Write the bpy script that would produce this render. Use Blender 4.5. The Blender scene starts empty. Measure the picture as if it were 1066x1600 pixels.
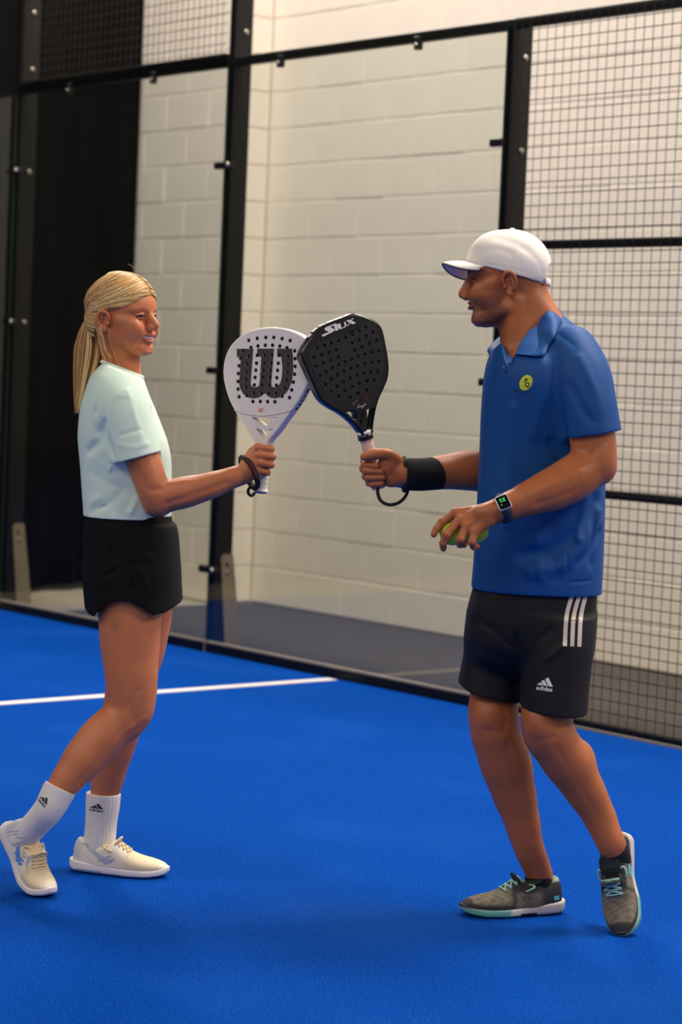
import bpy, bmesh, math, random
import numpy as np
from mathutils import Vector, Matrix
from mathutils.bvhtree import BVHTree

scene = bpy.context.scene
COL = scene.collection
random.seed(4)

# ------------------------------------------------------------------ camera
# world frame: X runs along the glass side wall of the court, Y points out of the court, Z is up
CAM_POS = (10.926, -6.691, 1.4316)
YAW, PITCH, ROLL, FPX = -0.86824, -0.06186, 0.04271, 3436.9

def cam_axes(yaw):
    cy, sy, cp, sp = math.cos(yaw), math.sin(yaw), math.cos(PITCH), math.sin(PITCH)
    fw = Vector((sy * cp, cy * cp, sp)); rt = Vector((cy, -sy, 0)); up = rt.cross(fw)
    c, s = math.cos(ROLL), math.sin(ROLL)
    return c * rt + s * up, -s * rt + c * up, fw

cam_data = bpy.data.cameras.new('camera')
cam = bpy.data.objects.new('camera', cam_data)
COL.objects.link(cam)
_r, _u, _f = cam_axes(YAW)
cam.matrix_world = Matrix(((_r.x, _u.x, -_f.x, CAM_POS[0]), (_r.y, _u.y, -_f.y, CAM_POS[1]),
                           (_r.z, _u.z, -_f.z, CAM_POS[2]), (0, 0, 0, 1)))
cam_data.sensor_fit = 'VERTICAL'; cam_data.sensor_height = 36.0; cam_data.sensor_width = 24.0
cam_data.lens = FPX * 36.0 / 1600.0
cam_data.clip_end = 200
cam_data.dof.use_dof = True
cam_data.dof.focus_distance = 5.95
cam_data.dof.aperture_fstop = 3.4
scene.camera = cam

# ------------------------------------------------------------------ world, lights, exposure
scene.view_settings.view_transform = 'Standard'
scene.view_settings.look = 'None'
scene.view_settings.gamma = 1.0
scene.view_settings.exposure = 0.12
scene.view_settings.use_curve_mapping = False
world = bpy.data.worlds.new('hall_air'); scene.world = world
world.use_nodes = True
world.node_tree.nodes['Background'].inputs[0].default_value = (1.0, 0.93, 0.86, 1)
world.node_tree.nodes['Background'].inputs[1].default_value = 0.03

def area_light(name, loc, target, sx, sy, power, col=(1.0, 0.925, 0.84)):
    l = bpy.data.lights.new(name, 'AREA'); l.shape = 'RECTANGLE'; l.size = sx; l.size_y = sy
    l.energy = power; l.color = col
    o = bpy.data.objects.new(name, l); COL.objects.link(o); o.location = loc
    o.rotation_euler = (Vector(target) - Vector(loc)).to_track_quat('-Z', 'Y').to_euler()
    return o
# flood lights of the court: rows along both side walls, about 6 m up, tilted to the middle
for x in (1.5, 7.0, 13.0):
    area_light('flood_light', (x, -0.35, 6.2), (x, -3.4, 0), 1.8, 0.7, 300)
    area_light('flood_light', (x, -9.2, 6.4), (x, -5.0, 0), 4.5, 2.2, 135)
# hall ceiling strip lights outside the court, above the aisle by the block wall
for x in (-0.2, 4.0, 9.0):
    area_light('aisle_strip_light', (x, 0.9, 6.4), (x, 0.95, 0), 2.4, 0.4, 85)

# ------------------------------------------------------------------ small helpers
def tag(o, label=None, cat=None, group=None, kind=None):
    if label: o['label'] = label
    if cat: o['category'] = cat
    if group: o['group'] = group
    if kind: o['kind'] = kind
    return o

def empty(name, loc=(0, 0, 0), rz=0.0, parent=None):
    o = bpy.data.objects.new(name, None); COL.objects.link(o)
    o.location = loc; o.rotation_euler = (0, 0, rz); o.empty_display_size = 0.1
    if parent: o.parent = parent
    return o

def mesh_np(name, V, F, smooth=True):
    """mesh from numpy vertices and a list/array of quads or triangles"""
    me = bpy.data.meshes.new(name)
    V = np.asarray(V, np.float32)
    F = np.asarray(F, np.int32)
    n, k = F.shape
    me.vertices.add(len(V)); me.vertices.foreach_set('co', V.ravel())
    me.loops.add(n * k); me.loops.foreach_set('vertex_index', F.ravel())
    me.polygons.add(n)
    me.polygons.foreach_set('loop_start', np.arange(0, n * k, k, dtype=np.int32))
    me.update(calc_edges=True)
    if smooth:
        me.polygons.foreach_set('use_smooth', np.ones(n, bool))
    me.validate()
    return me

def link(name, me, mat, parent=None):
    o = bpy.data.objects.new(name, me); COL.objects.link(o)
    if mat is not None:
        me.materials.clear(); me.materials.append(mat)
    if parent is not None: o.parent = parent
    return o

class MB:
    """collects simple shapes into one bmesh"""
    def __init__(s): s.bm = bmesh.new()
    def box(s, x0, x1, y0, y1, z0, z1, bev=0.0):
        r = bmesh.ops.create_cube(s.bm, size=1.0)
        vs = r['verts']
        for v in vs:
            v.co = Vector((x0 if v.co.x < 0 else x1, y0 if v.co.y < 0 else y1, z0 if v.co.z < 0 else z1))
        if bev > 0:
            es = list({e for v in vs for e in v.link_edges})
            bmesh.ops.bevel(s.bm, geom=es, offset=bev, segments=1, affect='EDGES', profile=0.5)
        return s
    def tube(s, pts, rad, n=8, closed=False, caps=True, flat=None):
        """pts list of points; rad number or list; flat=(normal, factor)"""
        pts = [Vector(p) for p in pts]; m = len(pts)
        rads = [rad] * m if not hasattr(rad, '__len__') else list(rad)
        rings = []; prev = None
        for i, p in enumerate(pts):
            if closed: t = pts[(i + 1) % m] - pts[(i - 1) % m]
            else: t = pts[min(i + 1, m - 1)] - pts[max(i - 1, 0)]
            t = t.normalized() if t.length > 1e-9 else Vector((0, 0, 1))
            if prev is None:
                a = Vector((0, 0, 1)) if abs(t.z) < .9 else Vector((1, 0, 0))
                if flat is not None: a = Vector(flat[0])
                u = (a - t * a.dot(t)).normalized()
            else:
                a = Vector(flat[0]) if flat is not None else prev
                u = a - t * a.dot(t)
                u = u.normalized() if u.length > 1e-6 else prev
            prev = u; w = t.cross(u)
            fu = flat[1] if flat is not None else 1.0
            rings.append([s.bm.verts.new(p + (u * math.cos(2 * math.pi * j / n) * fu + w * math.sin(2 * math.pi * j / n)) * rads[i]) for j in range(n)])
        lim = m if closed else m - 1
        for i in range(lim):
            A, B = rings[i], rings[(i + 1) % m]
            for j in range(n):
                f = s.bm.faces.new((A[j], A[(j + 1) % n], B[(j + 1) % n], B[j])); f.smooth = True
        if caps and not closed:
            s.bm.faces.new(list(reversed(rings[0]))); s.bm.faces.new(rings[-1])
        return s
    def prism(s, poly, axis, a0, a1):
        """extrude a polygon of (u,v) pairs along an axis: 'x' -> (y,z), 'y' -> (x,z), 'z' -> (x,y)"""
        def P(u, v, a):
            return {'x': (a, u, v), 'y': (u, a, v), 'z': (u, v, a)}[axis]
        A = [s.bm.verts.new(P(u, v, a0)) for u, v in poly]; B = [s.bm.verts.new(P(u, v, a1)) for u, v in poly]
        n = len(poly)
        s.bm.faces.new(A); s.bm.faces.new(list(reversed(B)))
        for i in range(n):
            s.bm.faces.new((A[i], B[i], B[(i + 1) % n], A[(i + 1) % n]))
        return s
    def lathe(s, prof, c, axis, n=16):
        """profile of (radius, height) turned about an axis vector through c"""
        ax = Vector(axis).normalized(); t = Vector((0, 0, 1)) if abs(ax.z) < .9 else Vector((1, 0, 0))
        u = ax.cross(t).normalized(); w = ax.cross(u); c = Vector(c)
        rings = []
        for r, h in prof:
            if r < 1e-7: rings.append([s.bm.verts.new(c + ax * h)])
            else: rings.append([s.bm.verts.new(c + ax * h + (u * math.cos(2 * math.pi * j / n) + w * math.sin(2 * math.pi * j / n)) * r) for j in range(n)])
        for A, B in zip(rings[:-1], rings[1:]):
            for j in range(n):
                k = (j + 1) % n
                if len(A) == 1 and len(B) == 1: continue
                if len(A) == 1: f = s.bm.faces.new((A[0], B[k], B[j]))
                elif len(B) == 1: f = s.bm.faces.new((A[j], A[k], B[0]))
                else: f = s.bm.faces.new((A[j], A[k], B[k], B[j]))
                f.smooth = True
        return s
    def mesh(s, name):
        bmesh.ops.recalc_face_normals(s.bm, faces=s.bm.faces[:])
        me = bpy.data.meshes.new(name); s.bm.to_mesh(me); s.bm.free(); return me
    def build(s, name, mat, parent=None):
        return link(name, s.mesh(name), mat, parent)

# ------------------------------------------------------------------ materials
def srgb(r, g, b):
    f = lambda c: (c / 255.0 / 12.92) if c / 255.0 <= 0.04045 else ((c / 255.0 + 0.055) / 1.055) ** 2.4
    return (f(r), f(g), f(b), 1.0)

def mat(name, col, rough=0.6, metal=0.0, bump=None, var=None, spec=None, sss=None, sheen=None, coat=None, attr=None, emit=None):
    """procedural principled material. bump=(scale, strength, distance, stretch), var=(scale, amount)"""
    m = bpy.data.materials.new(name); m.use_nodes = True
    nt = m.node_tree; b = nt.nodes['Principled BSDF']
    c = col if len(col) == 4 else (*col, 1)
    b.inputs['Base Color'].default_value = c
    b.inputs['Roughness'].default_value = rough
    b.inputs['Metallic'].default_value = metal
    if spec is not None: b.inputs['Specular IOR Level'].default_value = spec
    if sss:
        b.inputs['Subsurface Weight'].default_value = sss[0]
        b.inputs['Subsurface Radius'].default_value = (1.0, 0.35, 0.2)
        b.inputs['Subsurface Scale'].default_value = sss[1]
    if sheen:
        b.inputs['Sheen Weight'].default_value = sheen
    if coat:
        b.inputs['Coat Weight'].default_value = coat; b.inputs['Coat Roughness'].default_value = 0.08
    if emit:
        b.inputs['Emission Color'].default_value = c; b.inputs['Emission Strength'].default_value = emit
    tc = nt.nodes.new('ShaderNodeTexCoord')
    src = None
    if attr:
        a = nt.nodes.new('ShaderNodeAttribute'); a.attribute_name = attr; src = a.outputs['Color']
        nt.links.new(src, b.inputs['Base Color'])
    if var:
        n = nt.nodes.new('ShaderNodeTexNoise'); n.inputs['Scale'].default_value = var[0]; n.inputs['Detail'].default_value = 5
        nt.links.new(tc.outputs['Object'], n.inputs['Vector'])
        mx = nt.nodes.new('ShaderNodeHueSaturation')
        mr = nt.nodes.new('ShaderNodeMapRange'); mr.inputs[1].default_value = 0.3; mr.inputs[2].default_value = 0.7
        mr.inputs[3].default_value = 1 - var[1]; mr.inputs[4].default_value = 1 + var[1]
        nt.links.new(n.outputs['Fac'], mr.inputs[0]); nt.links.new(mr.outputs[0], mx.inputs['Value'])
        if src: nt.links.new(src, mx.inputs['Color'])
        else: mx.inputs['Color'].default_value = c
        nt.links.new(mx.outputs['Color'], b.inputs['Base Color'])
    if bump:
        n = nt.nodes.new('ShaderNodeTexNoise'); n.inputs['Scale'].default_value = bump[0]; n.inputs['Detail'].default_value = 4
        mp = nt.nodes.new('ShaderNodeMapping')
        if len(bump) > 3: mp.inputs['Scale'].default_value = bump[3]
        nt.links.new(tc.outputs['Object'], mp.inputs[0]); nt.links.new(mp.outputs[0], n.inputs['Vector'])
        bp = nt.nodes.new('ShaderNodeBump'); bp.inputs['Strength'].default_value = bump[1]; bp.inputs['Distance'].default_value = bump[2]
        nt.links.new(n.outputs['Fac'], bp.inputs['Height']); nt.links.new(bp.outputs[0], b.inputs['Normal'])
    return m

def glass_mat():
    m = bpy.data.materials.new('toughened_glass'); m.use_nodes = True; nt = m.node_tree
    nt.nodes.clear()
    out = nt.nodes.new('ShaderNodeOutputMaterial'); mx = nt.nodes.new('ShaderNodeMixShader')
    fr = nt.nodes.new('ShaderNodeFresnel'); fr.inputs['IOR'].default_value = 1.45
    tr = nt.nodes.new('ShaderNodeBsdfTransparent'); tr.inputs[0].default_value = (0.905, 0.93, 0.912, 1)
    gl = nt.nodes.new('ShaderNodeBsdfGlossy'); gl.inputs['Roughness'].default_value = 0.015; gl.inputs[0].default_value = (1, 1, 1, 1)
    # reflect on the face the ray enters by (both faces' reflections together), let it leave through the other
    ge = nt.nodes.new('ShaderNodeNewGeometry')
    inv = nt.nodes.new('ShaderNodeMath'); inv.operation = 'SUBTRACT'; inv.inputs[0].default_value = 1.7
    bk = nt.nodes.new('ShaderNodeMath'); bk.operation = 'MULTIPLY'; bk.inputs[1].default_value = 1.7
    nt.links.new(ge.outputs['Backfacing'], bk.inputs[0]); nt.links.new(bk.outputs[0], inv.inputs[1])
    fm = nt.nodes.new('ShaderNodeMath'); fm.operation = 'MULTIPLY'; fm.use_clamp = True
    nt.links.new(fr.outputs[0], fm.inputs[0]); nt.links.new(inv.outputs[0], fm.inputs[1])
    nt.links.new(fm.outputs[0], mx.inputs[0]); nt.links.new(tr.outputs[0], mx.inputs[1]); nt.links.new(gl.outputs[0], mx.inputs[2])
    nt.links.new(mx.outputs[0], out.inputs[0])
    return m
# ================================================================== the hall and the court
M = {}
M['steel'] = mat('black_coated_steel', srgb(15, 14, 13), 0.5, bump=(400, .15, .001), spec=.3)
M['steel_side'] = M['steel']
M['bolt'] = mat('zinc_bolt', srgb(170, 160, 148), 0.35, metal=0.9)
M['galv'] = mat('brushed_plate', srgb(168, 152, 128), 0.45, metal=0.55, bump=(90, .2, .001, (1, 1, .1)), var=(14, .08))
M['glass'] = glass_mat()
M['glass_edge'] = mat('glass_edge_green', srgb(16, 34, 30), 0.25)
M['block'] = mat('painted_block', srgb(231, 219, 203), 0.62, bump=(85, .35, .003), var=(3.0, .025))
M['mortar'] = mat('painted_mortar', srgb(225, 213, 197), 0.7, bump=(60, .3, .002))
M['hallwall'] = mat('plain_hall_wall', srgb(222, 212, 196), 0.7)
M['ceiling'] = mat('dark_roof_sheet', srgb(120, 118, 114), 0.8)
M['curtain'] = mat('black_curtain_cloth', srgb(5, 5, 5), 0.98, bump=(300, .2, .001), spec=.1)
M['concrete'] = mat('pale_concrete', srgb(150, 140, 122), 0.75, bump=(30, .2, .002), var=(6, .06))
M['kerb'] = mat('kerb_edge', srgb(150, 138, 122), 0.7, bump=(60, .2, .002))
M['white_line'] = mat('white_turf_line', srgb(232, 226, 222), 0.9, bump=(500, .6, .004), var=(60, .05))
M['mesh'] = mat('coated_wire', srgb(36, 30, 21), 0.7, spec=.2)

def turf_mat():
    m = mat('blue_turf', (0.004, 0.09, 0.5), 0.95, spec=0.04)
    nt = m.node_tree; b = nt.nodes['Principled BSDF']; tc = nt.nodes['Texture Coordinate']
    def noise(scale, detail=4):
        n = nt.nodes.new('ShaderNodeTexNoise'); n.inputs['Scale'].default_value = scale; n.inputs['Detail'].default_value = detail
        nt.links.new(tc.outputs['Object'], n.inputs['Vector']); return n
    fine = noise(190, 4); mid = noise(48, 6); big = noise(1.3, 4)
    r1 = nt.nodes.new('ShaderNodeValToRGB'); r1.color_ramp.elements[0].position = .36; r1.color_ramp.elements[1].position = .64
    r1.color_ramp.elements[0].color = srgb(0, 34, 100); r1.color_ramp.elements[1].color = srgb(2, 92, 200)
    nt.links.new(fine.outputs['Fac'], r1.inputs[0])
    r2 = nt.nodes.new('ShaderNodeValToRGB'); r2.color_ramp.elements[0].position = .3; r2.color_ramp.elements[1].position = .75
    r2.color_ramp.elements[0].color = srgb(0, 50, 136); r2.color_ramp.elements[1].color = srgb(0, 72, 168)
    nt.links.new(mid.outputs['Fac'], r2.inputs[0])
    mx = nt.nodes.new('ShaderNodeMix'); mx.data_type = 'RGBA'; mx.inputs[0].default_value = 0.4
    nt.links.new(r1.outputs[0], mx.inputs[6]); nt.links.new(r2.outputs[0], mx.inputs[7])
    # worn, sandy patches
    sand = nt.nodes.new('ShaderNodeMix'); sand.data_type = 'RGBA'; sand.inputs[7].default_value = srgb(34, 92, 186)
    rb = nt.nodes.new('ShaderNodeMapRange'); rb.inputs[1].default_value = .52; rb.inputs[2].default_value = .8; rb.inputs[4].default_value = .30
    nt.links.new(big.outputs['Fac'], rb.inputs[0]); nt.links.new(rb.outputs[0], sand.inputs[0])
    nt.links.new(mx.outputs[2], sand.inputs[6]); nt.links.new(sand.outputs[2], b.inputs['Base Color'])
    bp = nt.nodes.new('ShaderNodeBump'); bp.inputs['Strength'].default_value = .8; bp.inputs['Distance'].default_value = .006
    nt.links.new(fine.outputs['Fac'], bp.inputs['Height']); nt.links.new(bp.outputs[0], b.inputs['Normal'])
    return m
M['turf'] = turf_mat()

def carpet_mat():
    m = mat('grey_carpet', srgb(64, 58, 52), 0.95, bump=(260, .7, .004), var=(18, .14))
    return m
M['carpet'] = carpet_mat()

# --- floors
tag(MB().box(0, 20, -10, 0.0, -0.06, 0.0).build('floor', M['turf']), 'short-pile blue artificial turf of the court', 'floor', kind='structure')
tag(MB().box(0.16, 20, 0.10, 1.80, -0.06, -0.004).build('floor_carpet', M['carpet']), 'dark grey carpet strip between glass wall and block wall', 'floor', kind='structure')
tag(MB().box(-6, 0.16, 0.10, 1.80, -0.06, -0.006).build('floor_concrete', M['concrete']), 'pale concrete floor behind the court corner', 'floor', kind='structure')
tag(MB().box(-6, 0.0, -14, 0.10, -0.06, -0.006).build('floor_hall', M['concrete']), 'concrete floor behind the back glass wall', 'floor', kind='structure')
tag(MB().box(0, 20, -14, -10, -0.06, -0.006).build('floor_far_side', M['carpet']), 'floor of the hall beyond the far side of the court', 'floor', kind='structure')
tag(MB().box(0.0, 20, 0.0, 0.10, -0.06, 0.012, .003).build('trim_1', M['kerb']), 'pale kerb edge under the side wall of the court', 'trim', kind='structure')
tag(MB().box(3.016, 3.084, -10, -0.03, -0.01, 0.0035).build('service_line', M['white_line']), 'white service line painted across the blue turf', 'line')

# --- block wall behind the court, one object per block
CH, BL, J = 0.225, 0.45, 0.008
def block_mesh(L, name='concrete_block'):
    mb = MB(); mb.box(J / 2, L - J / 2, 0, 0.06, J / 2, CH - J / 2, 0.003); return mb.mesh(name)
MESH_FULL = block_mesh(BL)
MESH_FULL.materials.append(M['block'])
def wall_blocks(parent, x0, x1, ncourse, y, off, first=0):
    """running bond of blocks facing -Y between x0 and x1, laid on plane y"""
    for k in range(first, ncourse):
        o = off[k % 2]
        i0 = math.floor((x0 - o) / BL)
        x = o + i0 * BL
        while x < x1 - 1e-6:
            a, b2 = max(x, x0), min(x + BL, x1)
            if b2 - a > 0.03:
                if abs((b2 - a) - BL) < 1e-6: me = MESH_FULL
                else:
                    me = block_mesh(b2 - a); me.materials.append(M['block'])
                ob = bpy.data.objects.new('concrete_block', me); COL.objects.link(ob)
                ob.parent = parent; ob.location = (a, y + random.uniform(-.0012, .0012), k * CH)
            x += BL
wall_back = MB().box(-6, 20, 1.7535, 1.95, 0, 7.0).build('wall_back', M['mortar'])
tag(wall_back, 'cream painted concrete block wall behind the court', 'wall', kind='structure')
wall_blocks(wall_back, 0.12, 6.395, 17, 1.75, (0.095, 0.32))
wall_pier = MB().box(-3.0, 0.12 - 0.006, 1.4535, 1.75, 0, 7.0).build('wall_pier', M['mortar'])
tag(wall_pier, 'cream painted block pier standing proud of the back wall', 'wall', kind='structure')
wall_blocks(wall_pier, -1.25, 0.12, 17, 1.45, (0.12, -0.105))
# the return of the pier, seen edge-on to the right of the dark post
ret_me = MB().box(0, 0.012, J / 2, 0.294 - J / 2, J / 2, CH - J / 2, 0.004).mesh('concrete_block'); ret_me.materials.append(M['block'])
for k in range(17):
    ob = bpy.data.objects.new('concrete_block', ret_me); COL.objects.link(ob); ob.parent = wall_pier
    ob.location = (0.110, 1.452, k * CH)

# --- the rest of the hall
tag(MB().box(-6, 20.2, -14.2, -14.0, 0, 7.0).build('wall_near', M['hallwall']), 'plain wall on the far side of the hall', 'wall', kind='structure')
tag(MB().box(20.0, 20.2, -14, 1.75, 0, 7.0).build('wall_right', M['hallwall']), 'plain end wall of the hall', 'wall', kind='structure')
tag(MB().box(-6.2, -6.0, -14.2, 1.95, 0, 7.0).build('wall_left', M['hallwall']), 'plain end wall behind the black curtain', 'wall', kind='structure')
tag(MB().box(-6.2, 20.2, -14.2, 1.95, 7.0, 7.1).build('ceiling', M['ceiling']), 'dark sheet roof of the hall', 'ceiling', kind='structure')

# --- black dividing curtain behind the back glass wall, hanging in folds
ys = np.linspace(1.43, -12.0, 700); zs = np.linspace(0.03, 6.9, 24)
V = []; 
for z in zs:
    for y in ys:
        w = 0.035 * math.sin(y * 21 + .6 * math.sin(y * 5)) + 0.02 * math.sin(y * 9 + 1)
        V.append((-0.82 + w * (1.0 - .25 * z / 7), y, z + (0.012 * math.sin(y * 7) if z < .1 else 0)))
n = len(ys); F = [(i * n + j, i * n + j + 1, (i + 1) * n + j + 1, (i + 1) * n + j) for i in range(len(zs) - 1) for j in range(n - 1)]
cur = link('dividing_curtain', mesh_np('dividing_curtain', V, F), M['curtain'])
so = cur.modifiers.new('thickness', 'SOLIDIFY'); so.thickness = 0.004
tag(cur, 'floor-length black curtain hanging behind the court corner', 'curtain')

# --- glass panels of the side wall and the back wall
def glass_panel(name, box, label):
    g = MB().box(*box).build(name, M['glass']); tag(g, label, 'glass panel', 'toughened glass panels of the court'); return g
GZ0, GZ1 = 0.045, 2.985
glass_panel('glass_panel', (0.012, 1.997, 0.0, 0.012, GZ0, GZ1), 'clear glass panel behind the person in mint, next to the black curtain')
glass_panel('glass_panel', (2.003, 3.985, 0.0, 0.012, GZ0, GZ1), 'clear glass panel behind the two rackets, between both dark posts')
for i in range(1):
    glass_panel('glass_panel', (-0.012, 0.0, -0.03 - 2.0 * (i + 1) + .004, -0.03 - 2.0 * i, GZ0, GZ1), 'clear back wall glass panel at the left edge of the photo')

# --- steel frame of the court
def frame_thing(name, label, cat, group=None):
    e = empty(name); tag(e, label, cat, group); return e
def bolt(parent, x, y, z, axis='x', r=0.0155):
    ax = {'x': (1, 0, 0), 'y': (0, -1, 0)}[axis]
    return MB().lathe([(r, 0), (r, .004), (r * .8, .009), (r * .35, .012), (0, .012)], (x, y, z), ax, 12).build('bolt', M['bolt'], parent)
def clamp(parent, x0, x1, z, y=-0.012):
    c = MB().box(x0, x1, y, 0.02, z - 0.017, z + 0.017, .004).build('glass_clamp', M['steel'], parent)
    return c
def gusset(parent, x):
    pl = MB().prism([(0.052, 0.48), (0.066, 0.50), (0.122, 0.50), (0.13, 0.49), (0.20, 0.0), (0.10, 0.0)], 'x', x, x + 0.008).build('gusset_plate', M['galv'], parent)
    pl['label'] = 'tan metal gusset plate at the foot of the post'
    MB().lathe([(0.0095, 0), (.0095, .004), (0, .004)], (x + .008, .090, .448), (1, 0, 0), 10).build('hole', M['steel'], pl)
    MB().lathe([(.012, 0), (.012, .006), (0, .007)], (x + .008, .094, .405), (1, 0, 0), 10).build('bolt', M['bolt'], pl)

def post(X, zt, label, bolts, clamps_l, clamps_r, plate):
    e = frame_thing('steel_post', label, 'post', 'steel posts of the side wall')
    # open box profile: front flange behind the glass and a deep side flange with the bolts
    MB().box(X - 0.022, X + 0.028, 0.020, 0.038, 0.0, zt, .002).build('front_flange', M['steel'], e)
    MB().box(X + 0.012, X + 0.028, 0.038, 0.128, 0.0 if not plate else 0.0, zt, .002).build('side_flange', M['steel'], e)
    MB().box(X - 0.003, X + 0.003, -0.0005, 0.0195, GZ0, min(zt, GZ1)).build('glass_joint', M['glass_edge'], e)
    for z in bolts: bolt(e, X + 0.028, 0.085, z)
    for z in clamps_l:
        clamp(e, X - 0.075, X + .006, z)
    for z in clamps_r:
        c = clamp(e, X - 0.006, X + .06, z); MB().lathe([(.013, 0), (.013, .005), (.007, .01), (0, .01)], (X + .045, -.012, z), (0, -1, 0), 10).build('bolt', M['bolt'], c)
    if plate: gusset(e, X + 0.028)
    return e
post(0.0, 4.2, 'black steel corner post at the left edge beside the curtain', (3.1, 3.42, 2.52, 1.66), (), (2.52, 1.66), True)
post(2.0, 4.2, 'black steel post between the two glass panels, left of the white racket', (3.13, 3.5), (2.46, 1.43, 0.42), (2.46, 0.42), True)
post(4.0, 3.0, 'black steel post behind the white cap, where glass meets wire mesh', (2.84, 2.44, 2.05, 1.2, .5), (2.47, 1.43, 0.42), (), False)

def rail(x0, x1, z0, z1, label, y0=0.018, y1=0.058):
    return tag(MB().box(x0, x1, y0, y1, z0, z1, .003).build('steel_rail', M['steel']), label, 'rail', 'steel rails of the side wall')
r1 = rail(0.03, 1.975, 2.955, 3.0, 'black top rail of the left glass panel, under the upper wire mesh')
r2 = rail(2.03, 3.975, 2.955, 3.0, 'black top rail above the glass panel behind the rackets')
for r_, xs in ((r1, (0.55, 1.35)), (r2, (2.42, 3.42))):
    for x in xs:
        c = MB().box(x - .017, x + .017, -0.012, 0.02, 2.915, 2.975, .004).build('glass_clamp', M['steel'], r_)
        MB().lathe([(.010, 0), (.010, .003), (0, .004)], (x, -.012, 2.935), (0, -1, 0), 8).build('bolt', M['bolt'], c)
tag(MB().box(0.0, 3.985, -0.006, 0.03, 0.0, 0.048, .003).build('base_rail', M['steel']), 'black base rail holding the bottom edge of the glass', 'rail', 'base rails')
MB().box(0.0, 3.985, -0.007, 0.019, 0.048, 0.058).build('gasket', M['kerb'], bpy.data.objects['base_rail'])
MB().box(1.996, 2.004, -0.0075, 0.0, 0.0, 0.05).build('rail_joint', M['kerb'], bpy.data.objects['base_rail'])

def mesh_panel(label, x0, x1, z0, z1, rails, uprights):
    e = frame_thing('wire_mesh_panel', label, 'mesh panel', 'welded wire mesh panels')
    bm = bmesh.new(); R_ = 0.0021
    def wire(a, b):
        a = Vector(a); b = Vector(b); t = (b - a).normalized(); u = Vector((0, 1, 0)); w = t.cross(u)
        ra = [bm.verts.new(a + (u * c + w * s_) * R_) for c, s_ in ((1, 0), (0, 1), (-1, 0), (0, -1))]
        rb = [bm.verts.new(b + (u * c + w * s_) * R_) for c, s_ in ((1, 0), (0, 1), (-1, 0), (0, -1))]
        for i in range(4): bm.faces.new((ra[i], ra[(i + 1) % 4], rb[(i + 1) % 4], rb[i]))
    x = x0 + .012
    while x < x1: wire((x, 0.0, z0), (x, 0.0, z1)); x += 0.05
    z = z0 + .02
    while z < z1: wire((x0, 0.004, z), (x1, 0.004, z)); z += 0.05
    me = bpy.data.meshes.new('wire_mesh'); bm.to_mesh(me); bm.free()
    w = link('wire_mesh', me, M['mesh'], e); w['kind'] = 'stuff'
    for a, b in rails: MB().box(x0, x1, 0.008, 0.042, a, b, .003).build('mesh_rail', M['steel'], e)
    for a, b in uprights: MB().box(a, b, 0.008, 0.042, z0, z1, .003).build('mesh_upright', M['steel'], e)
    return e
mesh_panel('black wire mesh panel with square cells behind the blue polo shirt', 4.03, 6.0, 0.02, 2.99, ((2.955, 3.0), (2.005, 2.04), (0.97, 1.005), (0.0, 0.035)), ((5.96, 6.0),))
mesh_panel('black wire mesh strip above the left glass panel, in front of the curtain', 0.03, 1.975, 3.0, 4.05, ((3.0, 3.02),), ())
# ================================================================== implicit-surface modelling kit
# people frame: r = right across the view, d = horizontal distance away from the camera's standpoint, z = up
_pr, _pu, _pf = cam_axes(0.0)
def Vw(px, py, d):
    """point at horizontal distance d that the photograph shows at pixel (px, py)"""
    ray = _pf + _pr * ((px - 533.0) / FPX) - _pu * ((py - 800.0) / FPX)
    p = ray * (d / ray.y)
    return np.array((p.x, p.y, p.z + CAM_POS[2]))
def PXM(d): return d / FPX            # metres per pixel at distance d
FRAME = Matrix.Translation((CAM_POS[0], CAM_POS[1], 0)) @ Matrix.Rotation(-YAW, 4, 'Z')   # people frame -> world

def A(*p): return np.array(p, float)

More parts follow.
